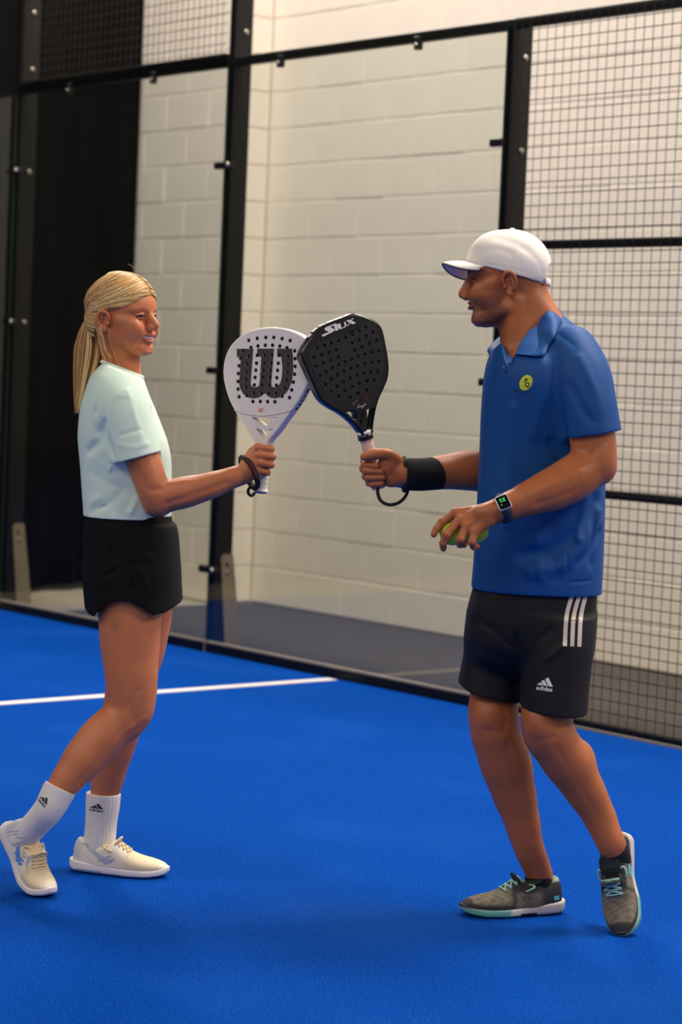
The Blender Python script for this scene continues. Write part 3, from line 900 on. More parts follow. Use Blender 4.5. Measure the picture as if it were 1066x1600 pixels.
# neck runs down into the shirt
nk = [hw.loc(W(176, 512, .02)), hw.loc(W(186, 545, .015)), hw.loc(W(190, 575, .015)), hw.loc(W(186, 615, .01))]
hw.chain(nk, [.050, .0475, .049, .060], .022)
hw.cap(hw.loc(W(172, 520, -.04)), hw.loc(W(207, 588, -.01)), .008, .007, .018)      # neck muscle
hwV, hwQ = hw.mesh(.0016, (-.115, -.10, -.235), (.135, .10, .145))
L = hw.local.copy()
C = np.tile(SK_W, (len(L), 1))
mouth = [(.079, -.034, -.0390), (.0935, -.017, -.0412), (.0985, 0, -.0410), (.0935, .017, -.0412), (.079, .034, -.0390)]
low = [(.079, -.033, -.0415), (.0915, -.017, -.0545), (.0965, 0, -.0592), (.0915, .017, -.0545), (.079, .033, -.0415)]
C = tint(C, (1 - smooth01(np.minimum(poly_dist(L, mouth), poly_dist(L, low)), .0040, .0066)) * (L[:, 0] > .07), srgb(176, 82, 72))
inside = (L[:, 0] < .0905) & (L[:, 0] > .07) & (abs(L[:, 2] + .0495) < .0075) & (abs(L[:, 1]) < .026)
C = tint(C, inside * 1.0, srgb(70, 24, 20))
for s in (-1, 1):
    brow = [(.0915, s * .012, .0275), (.0885, s * .030, .0335), (.0745, s * .050, .0295)]
    C = tint(C, (1 - smooth01(poly_dist(L, brow), .0022, .0048)) * .75, srgb(120, 72, 44))
    lash = [(.0870, s * .019, .0148), (.0915, s * .030, .0160), (.0810, s * .0455, .0135)]
    C = tint(C, (1 - smooth01(poly_dist(L, lash), .0020, .0040)) * .95, srgb(34, 20, 15))
    C = tint(C, (1 - smooth01(np.linalg.norm(L - A(.075, s * .040, -.022), axis=1), .008, .026)) * .28, srgb(205, 105, 82))
body_w = [(hwV, hwQ)]; cols_w = [C]

# ---- right arm and hand round the racket grip (near side)
aw = Field()
aw.chain([W(194, 640, -.115), W(205, 672, -.14), W(222, 715, -.15), W(238, 760, -.155), W(247, 786, -.15)], [.042, .046, .043, .041, .036], .02)
aw.ell(W(245, 791, -.147), (.024, .026, .022), .02)
aw.chain([W(250, 778, -.15), W(285, 770, -.155), W(325, 760, -.155), W(358, 748, -.15), W(380, 741, -.145), W(392, 733, -.143)], [.038, .040, .034, .027, .0245, .0235], .02)
aw.crease([W(262, 786, -.19), W(300, 774, -.20), W(355, 754, -.18)], .008, .0030)
aw.crease([W(268, 755, -.185), W(310, 752, -.19), W(350, 742, -.175)], .009, -.0022)
aw.crease([W(214, 735, -.20), W(232, 765, -.20), W(250, 765, -.19)], .010, .0025)
GX = [W(407, 690, -.125), W(402, 766, -.125)]            # axis of the grip
gd = DW - .125
def G(px, py, o): return Vw(px, py, gd + o)
# back of the hand as flattened caps to the four knuckles
mcp = [G(403, 699, -.030), G(406, 711, -.034), G(406, 723, -.034), G(402, 735, -.030)]
for q, kx in zip(mcp, (G(387, 722, -.02), G(389, 727, -.024), G(390, 733, -.024), G(390, 739, -.02))):
    aw.cap(kx, q, .017, .0105, .012)
aw.ell(G(394, 722, -.012), (.022, .018, .030), .014)
pip = [G(423, 702, -.022), G(425.5, 713.5, -.026), G(423.5, 726, -.026), G(417.5, 738, -.022)]
dip = [G(420, 703, .020), G(422, 715, .020), G(420, 727, .020), G(415, 739, .017)]
tip = [G(404, 704, .026), G(404, 716, .027), G(403, 728, .026), G(400, 740, .022)]
for i, (a_, b_, c_, t_) in enumerate(zip(mcp, pip, dip, tip)):
    rr = (.0098, .0100, .0097, .0088)[i]
    aw.cap(a_, b_, rr * 1.05, rr, .004); aw.ell(b_, rr * 1.08, .003); aw.cap(b_, c_, rr, rr * .92, .003); aw.cap(c_, t_, rr * .92, rr * .82, .003)
for q in mcp: aw.ell(q - A(0, .004, 0), .0095, .006)
# thumb on the far side of the grip
aw.chain([G(389, 722, .008), G(394, 708, .024), G(404, 700, .031), G(414, 703, .030)], [.014, .0125, .0105, .0085], .008)
V1 = aw.mesh(.0021)
body_w.append(V1); cols_w.append(np.tile(SK_W, (len(V1[0]), 1)))
# ---- left arm, hanging on the far side
lw = Field()
lw.chain([W(190, 612, .16), W(186, 680, .19), W(190, 740, .19), W(196, 785, .16)], [.050, .045, .040, .036], .02)
lw.chain([W(196, 785, .16), W(215, 815, .13), W(232, 842, .10)], [.036, .033, .024], .02)
lw.chain([W(232, 842, .10), W(240, 858, .09), W(246, 878, .09)], [.024, .026, .016], .01)
V1 = lw.mesh(.004); body_w.append(V1); cols_w.append(np.tile(SK_W, (len(V1[0]), 1)))

# ---- torso core (under the clothes) and legs
tw = Field()
tw.stack([(W(0, y)[2], (W((a_ + b_) / 2, y))[0], DW, (b_ - a_) / 2 * PXM(DW), (b_ - a_) / 2 * PXM(DW), ry) for y, a_, b_, ry in
          ((600, 165, 212, .08), (640, 150, 228, .11), (700, 150, 238, .115), (760, 158, 238, .10), (810, 156, 245, .11), (870, 146, 262, .15), (930, 152, 255, .16), (945, 165, 245, .14))], .0)
V1 = tw.mesh(.008); body_w.append(V1); cols_w.append(np.tile(SK_W, (len(V1[0]), 1)))
gw = Field()
# near (right) leg: bent, heel raised behind
gw.chain([W(203, 890, -.075), W(203, 950, -.085), W(203, 1000, -.095), W(205, 1050, -.11), W(206, 1085, -.115)], [.088, .0805, .0765, .0675, .0605], .03)
gw.chain([W(206, 1085, -.115), W(203, 1112, -.118), W(186, 1132, -.125)], [.0600, .0565, .0535], .02)
gw.ell(W(218, 1108, -.125), (.030, .036, .040), .018)
gw.chain([W(190, 1122, -.12), W(160, 1152, -.145), W(134, 1183, -.165), W(110, 1212, -.185), W(95, 1232, -.198), W(88, 1243, -.20)], [.051, .0565, .0535, .042, .0345, .030], .02)
gw.ell(W(141, 1165, -.135), (.030, .04, .050), .02)
# far (left) leg: straight, carrying the weight
gw.chain([W(217, 890, .085), W(222, 950, .085), W(216, 1010, .08), W(204, 1060, .08), W(198, 1095, .08)], [.086, .080, .072, .062, .056], .03)
gw.chain([W(198, 1095, .08), W(189, 1130, .085), W(178, 1165, .09), W(170, 1205, .095), W(163, 1245, .10), W(158, 1285, .10), W(154, 1325, .10)], [.055, .056, .055, .046, .037, .033, .034], .02)
gw.ell(W(205, 1100, .075), (.030, .040, .040), .02)
gw.crease([W(178, 985, -.17), W(172, 1040, -.17), W(166, 1088, -.165)], .014, .0035)
gw.crease([W(214, 1078, -.175), W(203, 1100, -.178), W(208, 1128, -.175)], .008, .0026)
gw.crease([W(226, 1122, -.165), W(212, 1132, -.175), W(180, 1160, -.195)], .007, -.0020)
gw.crease([W(185, 1150, -.195), W(150, 1195, -.215), W(118, 1228, -.225)], .010, .0022)
V1 = gw.mesh(.0035); body_w.append(V1); cols_w.append(np.tile(SK_W, (len(V1[0]), 1)))
body = woman.part('body', merge(body_w), M['skin_w'], np.concatenate(cols_w))

# ---- T-shirt
sw = Field()
k_ = PXM(DW)
def trow(y, xb, xf, ry, dd=0.0, split=.5):
    zc = W((xb + xf) / 2, y)[2]; c = W(xb + (xf - xb) * split, y, dd)
    return (zc, c[0], DW + dd, (xf - xb) * (1 - split) * k_, (xf - xb) * split * k_, ry)
sw.stack([trow(566, 163, 205, .060), trow(578, 152, 220, .110), trow(592, 142, 224, .145), trow(612, 135, 231, .165), trow(640, 127, 243, .172), trow(665, 124, 253, .170), trow(690, 123, 262, .166),
          trow(715, 125, 267, .160), trow(740, 127, 268, .155), trow(770, 129, 268, .153), trow(800, 131, 268, .155), trow(812, 132, 266, .156)], 0, n=2.3)
# sleeves: each a solid of its own, cut off at its end
e0, e1 = W(181, 723.5, -.148), W(245, 706.5, -.148)
axis_ = W(219, 726, -.15) - W(207, 680, -.14)
en = np.cross(e1 - e0, A(0, 1, 0)); en = en / np.linalg.norm(en); en = en * (1 if en @ axis_ > 0 else -1)
sl = Field(); sl.chain([W(188, 598, -.09), W(197, 640, -.125), W(207, 680, -.14), W(215, 714, -.148), W(221, 740, -.15)], [.060, .064, .0615, .0605, .0605], .02)
sl.cut(e0, en); sl.chain([W(222, 745, -.15), W(216, 716, -.148), W(212, 704, -.145)], [.055, .054, .040], .003, 's'); sw.sub(sl, .028)
sl2 = Field(); sl2.chain([W(180, 598, .10), W(184, 650, .16), W(186, 710, .18)], [.060, .062, .060], .02)
sl2.cut(W(186, 695, .18), (0, 0, -1)); sw.sub(sl2, .028)
# folds
sw.crease([W(150, 645, -.16), W(168, 605, -.15), W(200, 590, -.12)], .008, .0028)
sw.crease([W(166, 660, -.17), W(155, 690, -.16), W(140, 705, -.13)], .012, .006)
sw.crease([W(160, 675, -.17), W(185, 715, -.17), W(205, 770, -.16)], .014, .007)
sw.crease([W(235, 640, -.13), W(243, 672, -.14), W(246, 705, -.14)], .010, .006)
sw.crease([W(140, 715, -.15), W(165, 735, -.17), W(190, 740, -.17)], .010, -.004)
sw.crease([W(132, 735, -.13), W(160, 752, -.16), W(195, 765, -.16)], .011, .005)
sw.crease([W(132, 790, -.12), W(158, 772, -.16), W(182, 745, -.17)], .010, -.0045)
sw.crease([W(140, 800, -.12), W(170, 786, -.16), W(196, 764, -.16)], .010, .005)
sw.crease([W(205, 800, -.16), W(215, 780, -.16), W(235, 770, -.15)], .010, -.004)
sw.crease([W(178, 800, -.16), W(180, 760, -.165), W(176, 725, -.165)], .006, .003)
sw.crease([W(190, 680, -.20), W(215, 672, -.205), W(236, 668, -.20)], .006, .0022)
sw.crease([W(186, 695, -.20), W(210, 700, -.21), W(240, 690, -.20)], .007, -.002)
sw.crease([W(200, 610, -.18), W(212, 650, -.20), W(222, 690, -.20)], .010, -.002)
sw.crease([W(140, 620, -.10), W(150, 650, -.14), W(152, 675, -.15)], .011, .0035)
# neck opening and hem
sw.cut(W(190, 806.5), (0.0, 0, -1.0))
neck = W(192, 572, .0)
nn = W(222, 590, 0) - W(160, 566, 0); nn = nn / np.linalg.norm(nn); up = A(-nn[2], 0, nn[0])
sw.cut(W(160, 564.5) , up, .006)
sw.chain([W(193, 560, .005), W(189, 582, .005), W(186, 596, .005)], [.058, .0535, .040], .004, 's')
sw.stack([trow(780, 137, 262, .148), trow(820, 137, 262, .150)], .003, 's', n=2.3)
tee = woman.part('t_shirt', sw.mesh(.0028, W(75, 830, -.27), W(290, 550, .27)), M['tee'])

nb_ = [W(191 + 31.5 * math.cos(t), 577.5 + 12.2 * math.cos(t), .004 - .064 * math.sin(t)) for t in np.linspace(0, 2 * np.pi, 40, endpoint=False)]
woman.mb('neckband', MB().tube([Vector(p) for p in nb_], .0058, 8, closed=True), M['tee'], tee)

# ---- shorts
pw = Field()
pw.stack([trow(796, 137, 266, .150), trow(806, 136, 268, .152), trow(812, 135, 269, .154), trow(818, 134, 275, .158), trow(835, 132, 279, .165), trow(860, 131, 281, .172), trow(890, 130, 283, .184), trow(915, 131, 284, .188), trow(940, 133, 286, .192), trow(965, 136, 287, .194)], 0, n=2.4)
hemx = [W(x, 900)[0] for x in (128, 135, 147, 158, 166, 178, 195, 215, 235, 250, 268, 287)]
hemz = [W(x, y)[2] for x, y in ((128, 938), (135, 944), (147, 952), (158, 955), (166, 945), (178, 934), (195, 928), (215, 930), (235, 940), (250, 951), (268, 948), (287, 938))]
hemf = [W(x, y)[2] for x, y in ((128, 938), (135, 944), (147, 952), (158, 957), (166, 957), (178, 957), (195, 957), (215, 957), (235, 955), (250, 952), (268, 948), (287, 938))]
pw.func(lambda X, Y, Z: np.where(Y < DW, np.interp(X, hemx, hemz), np.interp(X, hemx, hemf)) - Z, W(110, 975, -.3), W(300, 915, .3), 'x', 0)
for a_, b_ in (((255, 815), (258, 945)), ((190, 830), (205, 920)), ((160, 830), (150, 930)), ((225, 820), (222, 880))):
    pw.crease([W(*a_, -.16), W(*lerp(a_, b_, .5), -.18), W(*b_, -.18)], .010, .006)
for i in range(13):
    x = 140 + i * 10.2
    pw.crease([W(x, 812, -.16), W(x + random.uniform(-2, 2), 828, -.17)], .005, .0025)
for a_, b_, am in (((150, 845), (185, 895), -.004), ((165, 900), (215, 880), .004), ((235, 870), (262, 920), -.004), ((170, 860), (165, 930), .005), ((240, 835), (248, 900), .005), ((205, 860), (230, 915), -.004)):
    pw.crease([W(*a_, -.165), W(*lerp(a_, b_, .5), -.185), W(*b_, -.185)], .010, am)
pw.crease([W(134, 812, -.16), W(200, 813, -.17), W(272, 812, -.16)], .004, .003)
pw.chain([W(203, 990, -.09), W(203, 950, -.085), W(203, 930, -.08)], [.091, .091, .07], .004, 's')
pw.chain([W(222, 995, .085), W(222, 965, .085), W(220, 945, .08)], [.088, .088, .06], .004, 's')
shorts_w = woman.part('shorts', pw.mesh(.003, W(80, 975, -.27), W(305, 790, .27)), M['black_cloth'])

# ---- hair: a smooth cap under combed strands, gathered into a pony tail
M['hair'] = mat('blonde_hair', srgb(214, 176, 118), 0.42, attr='tone', spec=.35, bump=(700, .25, .0008))
HC = A(-.006, 0, .048); HR = A(.1045, .0835, .0955)
hf = Field(HW)
hf.ell(HC, HR * .985, 0)
hlx = [-.13, -.085, -.060, -.035, -.020, -.010, .012, .030, .055, .075, .092, .12]
hlz = [-.068, -.066, -.062, -.050, -.020, .022, .029, .033, .041, .054, .076, .10]
hf.ell((-.046, 0, -.008), (.050, .058, .050), .02)
hf.func(lambda X, Y, Z: np.interp(X, hlx, hlz) - Z, A(-.13, -.1, -.1), A(.13, .1, .15), 'x', .006)
hair_parts = [hf.mesh(.0022)]; hcol = [np.tile(np.array(srgb(168, 126, 76)[:3]), (len(hair_parts[0][0]), 1))]
def on_head(dr, off):
    dr = dr / np.linalg.norm(dr, axis=-1, keepdims=True)
    t = 1.0 / np.sqrt(((dr / HR) ** 2).sum(-1, keepdims=True)); return HC + dr * (t + off)
rng = np.random.default_rng(7)
BL = [np.array(srgb(*c)[:3]) for c in ((212, 172, 112), (190, 146, 88), (230, 200, 144), (150, 108, 62), (204, 162, 102), (106, 72, 40))]
def strand_cols(n, m, dark=.12):
    c = BL[rng.choice(6, p=[.26, .24, .2, .12, .12, .06])] * rng.uniform(.85, 1.12); return np.tile(c, (n * m, 1))
paths, rads = [], []
KN = A(-.104, 0, .012)
kd = (KN - HC)
def arc(p0, ctrl, off0, off1, n=15):
    a0 = p0 - HC; t = np.linspace(0, 1, n)[:, None]
    c = np.asarray(ctrl, float)
    d = (1 - t) ** 2 * a0 / np.linalg.norm(a0) + 2 * t * (1 - t) * c / np.linalg.norm(c) + t ** 2 * kd / np.linalg.norm(kd)
    return on_head(d, off0 + (off1 - off0) * t)
for sd in (-1, 1):
    nst = 260 if sd < 0 else 120
    for i in range(90 if sd < 0 else 40):   # front locks swept back over the temple
        f = rng.uniform(); x = .097 - f * .03; z = np.interp(x, hlx, hlz) + rng.uniform(0, .020)
        yy = .0815 * math.sqrt(max(.004, 1 - min(.999, ((x + .006) / .1035) ** 2) - min(.9, ((z - .048) / .0945) ** 2)) if ((x + .006) / .1035) ** 2 + ((z - .048) / .0945) ** 2 < 1 else .004)
        p0 = on_head(A(x, sd * yy, z) - HC, 0.0); P = arc(p0, A(.30 - .2 * f, sd * 1.5, .22 - .2 * f + .08 * rng.uniform(-1, 1)), -.0006 + rng.uniform(0, .0015), .001 + rng.uniform(-.001, .002))
        paths.append(P); rads.append(np.interp(np.linspace(0, 1, len(P)), [0, .08, .8, 1], [.0008, .0024, .0022, .0016]) * rng.uniform(.7, 1.25))
    for i in range(nst):
        u = (i + rng.uniform(0, 1)) / nst
        if u < .5:      # from the parting along the top of the head
            x = .088 - u / .5 * .12; p0 = on_head(A(x * 1.0, sd * (.004 + rng.uniform(0, .003)) + .006, .0) + A(0, 0, math.sqrt(max(1e-4, 1 - (x / .1035) ** 2)) * .094) + 0 * HC, 0.0)
            f = 1 - u / .5
            ctrl = A(.25 + .75 * f, sd * (1.25 + .25 * rng.uniform(-1, 1)), .95 - .75 * f + .12 * rng.uniform(-1, 1))
        else:            # from the hair line at the temple and above the ear
            f = (u - .5) / .5; x = .093 - f * .085
            z = np.interp(x, hlx, hlz) + rng.uniform(0, .004)
            yy = .0815 * math.sqrt(max(.01, 1 - ((x + .006) / .1035) ** 2 - ((z - .048) / .0945) ** 2))
            p0 = on_head(A(x, sd * yy, z) - HC, 0.0)
            ctrl = A(.15 - .25 * f, sd * 1.5, -.02 - .12 * f + .06 * rng.uniform(-1, 1))
        P = arc(p0, ctrl, -.0008 + rng.uniform(0, .0015), .001 + rng.uniform(-.001, .002))
        paths.append(P); rads.append(np.interp(np.linspace(0, 1, len(P)), [0, .08, .8, 1], [.0008, .0024, .0022, .0016]) * rng.uniform(.7, 1.25))
for i in range(150):     # hair behind the ears, drawn back to the band
    u, sd = rng.uniform(), (-1 if i % 3 else 1)
    p0 = A(-.020 - .030 * u, sd * (.0725 - .012 * u), .022 - .075 * u); t = np.linspace(0, 1, 10)[:, None]
    c2 = A(-.030, 0, .0); R2 = A(.079, .0765, .086); q0 = (p0 - c2) / np.linalg.norm(p0 - c2); q1 = (KN - c2) / np.linalg.norm(KN - c2)
    dq = q0 * (1 - t) + q1 * t; dq = dq / np.linalg.norm(dq, axis=1, keepdims=True); P = c2 + dq * (1 / np.sqrt(((dq / R2) ** 2).sum(1, keepdims=True)) + rng.uniform(-.001, .0015))
    paths.append(P); rads.append(np.full(len(P), .0023) * rng.uniform(.7, 1.2))
for i in range(70):      # nape hair combed up to the band
    a = rng.uniform(-1, 1); p0 = on_head(A(-.045 - .045 * (1 - a * a), a * .068, -.020 - .045 * (1 - a * a)) - HC, -.001)
    P = arc(p0, (p0 - HC) * .5 + kd * .5, -.001 + rng.uniform(0, .001), .001 + rng.uniform(-.001, .002), 10)
    paths.append(P); rads.append(np.full(len(P), .0022) * rng.uniform(.7, 1.2))
V1, Q1 = tubes(paths, rads, 5)
hcol.append(np.concatenate([strand_cols(len(p), 5) for p in paths]))
hair_parts.append(((V1 @ HW[:3, :3].T + HW[:3, 3]).astype(np.float32), Q1))
# pony tail in the people frame
kz = HW[:3, :3] @ KN + HW[:3, 3]
yt = np.array([498, 508, 522, 545, 575, 610, 646.0]); cxp = np.array([140, 140, 138.5, 137, 133, 127, 121.0]); hwp = np.array([5, 11, 16.5, 21.5, 18.5, 12, 4.5]); hdp = np.array([.006, .014, .022, .028, .026, .020, .010])
paths, rads, cc = [], [], []
for i in range(240):
    a = rng.uniform(0, 2 * np.pi); r_ = math.sqrt(rng.uniform(0.05, 1)); u, v = math.cos(a) * r_, math.sin(a) * r_
    P = [W(137 + u * 2, 497 + v * 2, kz[1] - DW)]
    P += [W(c + u * h + rng.uniform(-.5, .5), y, kz[1] - DW + v * q - .010 * (j / 6)) for j, (y, c, h, q) in enumerate(zip(yt, cxp, hwp, hdp))]
    if rng.uniform() < .35: P = P[:-1]
    P = spline(P, 4); paths.append(np.array(P)); rads.append(np.interp(np.linspace(0, 1, len(P)), [0, .1, .85, 1], [.0016, .0026, .0022, .0005]) * rng.uniform(.7, 1.2))
V1, Q1 = tubes(paths, rads, 5); hair_parts.append((V1, Q1)); hcol.append(np.concatenate([strand_cols(len(p), 5) for p in paths]))
# loose wisps by the ear and the nape
paths = [np.array(spline([W(158, 506, -.066), W(160, 530, -.07), W(168, 552, -.068), W(174, 566, -.066)], 5)), np.array(spline([W(169, 512, -.072), W(173, 535, -.074), W(180, 556, -.072), W(188, 574, -.072)], 5)),
         np.array(spline([W(156, 508, -.06), W(157, 535, -.062), W(164, 556, -.06)], 5)), np.array(spline([W(240, 446, -.02), W(247, 443, -.02), W(254, 446, -.02), W(261, 449, -.02)], 5)), np.array(spline([W(214, 424, -.0), W(207, 417, -.0), W(200, 412, .0)], 5))]
for k in range(10):
    x = 152 + rng.uniform(0, 8); paths.append(np.array(spline([W(x - 6, 500, -.05), W(x, 520, -.055), W(x + 6, 545, -.055), W(x + 9 + k, 560 + rng.uniform(-6, 10), -.052)], 5)))
V1, Q1 = tubes(paths, [.0011, .0009, .001, .0004, .0004] + [.0013] * 10, 5); hair_parts.append((V1, Q1)); hcol.append(np.concatenate([strand_cols(len(p), 5) for p in paths]))
hair = woman.part('hair', merge(hair_parts), M['hair'], np.concatenate(hcol))
M['band'] = mat('dark_hair_band', srgb(40, 26, 20), .6)
pm = MB().tube([kz + A(.006 * 0, .013 * math.cos(t), .013 * math.sin(t)) + A(-.004, 0, 0) for t in np.linspace(0, 2 * np.pi, 16, endpoint=False)], .004, 8, closed=True)
woman.mb('hair_band', pm, M['band'], hair)

# teeth and eyes
M['teeth'] = mat('teeth', srgb(238, 230, 220), .25)
M['eye'] = mat('eye_dark', srgb(46, 28, 20), .15)
tm = []
for i in range(10):
    a0 = (i - 4.5) * .0046
    tm.append(((HW[:3, :3] @ A(.0915 - 12.0 * a0 * a0, a0, -.0535) + HW[:3, 3])))
tf = Field(HW)
for i in range(10):
    a0 = (i - 4.5) * .0047; tf.ell((.0940 - 12.0 * a0 * a0, a0, -.0475 + 6.0 * a0 * a0), (.0026, .0026, .0058), .0004)
woman.part('teeth', tf.mesh(.0009), M['teeth'], parent=body)
for s_ in (-1, 1):
    ef = Field(HW); ef.chain([(.0872, s_ * .0215, .0128), (.0898, s_ * .0305, .0138), (.0828, s_ * .0425, .0128)], [.0010, .0024, .0011], .001)
    woman.part('eye', ef.mesh(.0007), M['eye'], parent=body)

# ---- socks and shoes
def floorpt(px, py, z=0.0):
    ray = _pf + _pr * ((px - 533.0) / FPX) - _pu * ((py - 800.0) / FPX); t = (z - CAM_POS[2]) / ray.z
    return np.array((ray.x * t, ray.y * t, z))
def shoe_matrix(origin, yaw, roll=0.0, scale=1.0):
    return np.array(Matrix.Translation(Vector(origin)) @ Matrix.Rotation(yaw, 4, 'Z') @ Matrix.Rotation(roll, 4, 'X') @ Matrix.Scale(scale, 4))
def sock(person, pts, rads, cutp, cutn, name='sock', ribs=28, m=None):
    f = Field(); f.chain(pts, rads, .012, sub=5)
    a0 = np.asarray(pts[0]); a1 = np.asarray(pts[2]); ax = (a1 - a0) / np.linalg.norm(a1 - a0); u = np.cross(ax, A(.3, .2, 1)); u /= np.linalg.norm(u); v = np.cross(ax, u)
    if ribs:
        lo, hi = f.bounds()
        f.wave(lambda X, Y, Z: .0006 * np.cos(ribs * np.arctan2((X - a0[0]) * u[0] + (Y - a0[1]) * u[1] + (Z - a0[2]) * u[2], (X - a0[0]) * v[0] + (Y - a0[1]) * v[1] + (Z - a0[2]) * v[2])), lo, hi)
    f.cut(cutp, cutn, .002)
    VQ = f.mesh(.0018); o = person.part(name, VQ, m or M['sock']); return o, surf_bvh(*VQ)
M['cream'] = mat('cream_mesh_upper', srgb(236, 222, 200), .75, attr='tone', bump=(900, .5, .0012))
M['whitesole'] = mat('white_rubber_sole', srgb(238, 230, 226), .5, attr='tone')
M['cream_lace'] = mat('cream_lace', srgb(226, 200, 158), .8)
M['bluestripe'] = mat('blue_print', srgb(88, 142, 226), .45)
M['greystripe'] = mat('pale_blue_print', srgb(170, 180, 200), .5)
M['tongue_w'] = mat('cream_tongue', srgb(226, 204, 168), .85, bump=(700, .3, .001))
def tone_wshoe(V, side):
    C = np.tile(np.array(srgb(240, 228, 208)[:3]), (len(V), 1))
    toe = smooth01(V[:, 0], .155, .175) * (1 - smooth01(V[:, 0], .255, .27))
    C = tint(C, toe * .8 * (V[:, 2] > .025), srgb(228, 206, 166))
    rows = (np.sin(V[:, 0] * 2 * np.pi / .006) > .55) & (V[:, 0] > .165) & (V[:, 0] < .232) & (abs(V[:, 1]) < .042)
    C = tint(C, rows * .30, srgb(176, 146, 100))
    C = tint(C, (smooth01(.045 - V[:, 0], 0, .02) * smooth01(V[:, 2], .035, .05)) * .55, srgb(196, 200, 214))
    return C
def tone_wsole(V, side):
    C = np.tile(np.array(srgb(240, 231, 226)[:3]), (len(V), 1))
    C = tint(C, (1 - smooth01(V[:, 2], .006, .010)) * .8, srgb(196, 206, 216))
    C = tint(C, ((V[:, 2] < .013) & (V[:, 0] < .10) & (V[:, 0] > .02)) * .8, srgb(138, 172, 206))
    return C
ST_W = dict(ball=.185, collar=(.060, .092), m_upper=M['cream'], m_sole=M['whitesole'], tone=tone_wshoe, sole_tone=tone_wsole,
    upper=[(.004, .050, .014), (.010, .082, .026), (.022, .098, .032), (.05, .094, .035), (.085, .092, .037), (.11, .102, .037), (.13, .096, .039), (.155, .080, .043), (.18, .066, .046), (.205, .057, .0465), (.235, .050, .042), (.258, .043, .033), (.272, .036, .021), (.279, .030, .008)],
    sole=[(-.006, .026, .020, .014), (.004, .022, .030, .030), (.02, .020, .036, .037), (.06, .0185, .035, .038), (.10, .016, .031, .037), (.14, .0145, .028, .042), (.18, .0135, .026, .0485), (.22, .0135, .025, .0475), (.25, .016, .024, .039), (.272, .0205, .021, .024), (.283, .025, .014, .008)],
    grooves=[(.008, .055, .022), (.035, .09, .024), (.07, .12, .022)])
def tongue(sh, m, x0=.085, x1=.135, w=.021, up=.014):
    pts = [sh.top(x1, 0, -.002), sh.top(x1 - .02, 0, .003), sh.top(x0 + .02, 0, .006) + A(-.004, 0, up * .5), sh.top(x1 - .03, 0, .004) + A(-.030, 0, up + .004)]
    f = Field(); P = spline(pts, 5)
    for a_, b_ in zip(P[:-1], P[1:]): f.cap(a_, b_, w, w, .004, flat=((A(*(np.cross(np.array(b_) - np.array(a_), A(0, 1, 0))))), .24))
    V1, Q1 = f.mesh(.002); return sh.p.part('tongue', (sh.out(V1), Q1), m, parent=sh.obj)
# far shoe, flat on the turf
MF = shoe_matrix(floorpt(113, 1358) , math.radians(-10), 0, 1.0)
sf = Shoe(woman, ST_W, MF, 1, 0, label='cream sports shoe flat on the turf with pale stripes')
tongue(sf, M['tongue_w']); sf.laces([.118, .131, .144, .157, .169], .021, M['cream_lace'], r=.0027)
# near shoe, heel raised
bn = math.radians(54)
MN = shoe_matrix(floorpt(80, 1404) - A(math.cos(math.radians(-42)), math.sin(math.radians(-42)), 0) * .278, math.radians(-42), math.radians(0), 1.0)
sn = Shoe(woman, ST_W, MN, -1, bn, label='cream sports shoe resting on its toe with blue stripes')
tongue(sn, M['tongue_w']); sn.laces([.106, .121, .136, .151, .166, .180], .023, M['cream_lace'], r=.0029)
def stripe_polys():
    P = []
    def band(pts, w0, w1):
        pts = spline(pts, 4); n_ = len(pts); L_, R_ = [], []
        for i, p in enumerate(pts):
            t = pts[min(i + 1, n_ - 1)] - pts[max(i - 1, 0)]; t = t / np.linalg.norm(t); nrm = A(-t[1], t[0]); w = w0 + (w1 - w0) * i / (n_ - 1)
            L_.append(p + nrm * w); R_.append(p - nrm * w)
        for i in range(n_ - 1): P.append([tuple(L_[i]), tuple(L_[i + 1]), tuple(R_[i + 1]), tuple(R_[i])])
    band([A(.045, .088), A(.075, .066), A(.100, .052), A(.128, .040)], .0018, .0042)
    band([A(.048, .078), A(.070, .062), A(.098, .044), A(.112, .034)], .0014, .0036)
    band([A(.088, .041), A(.108, .050), A(.126, .058)], .0032, .0032)
    band([A(.108, .036), A(.122, .044), A(.136, .050)], .0032, .0032)
    return P
sn.ribbon('side_stripe', stripe_polys(), -1, M['bluestripe']); sn.ribbon('side_stripe', stripe_polys(), 1, M['bluestripe'])
sf.ribbon('side_stripe', stripe_polys(), -1, M['greystripe']); sf.ribbon('side_stripe', stripe_polys(), 1, M['greystripe'])
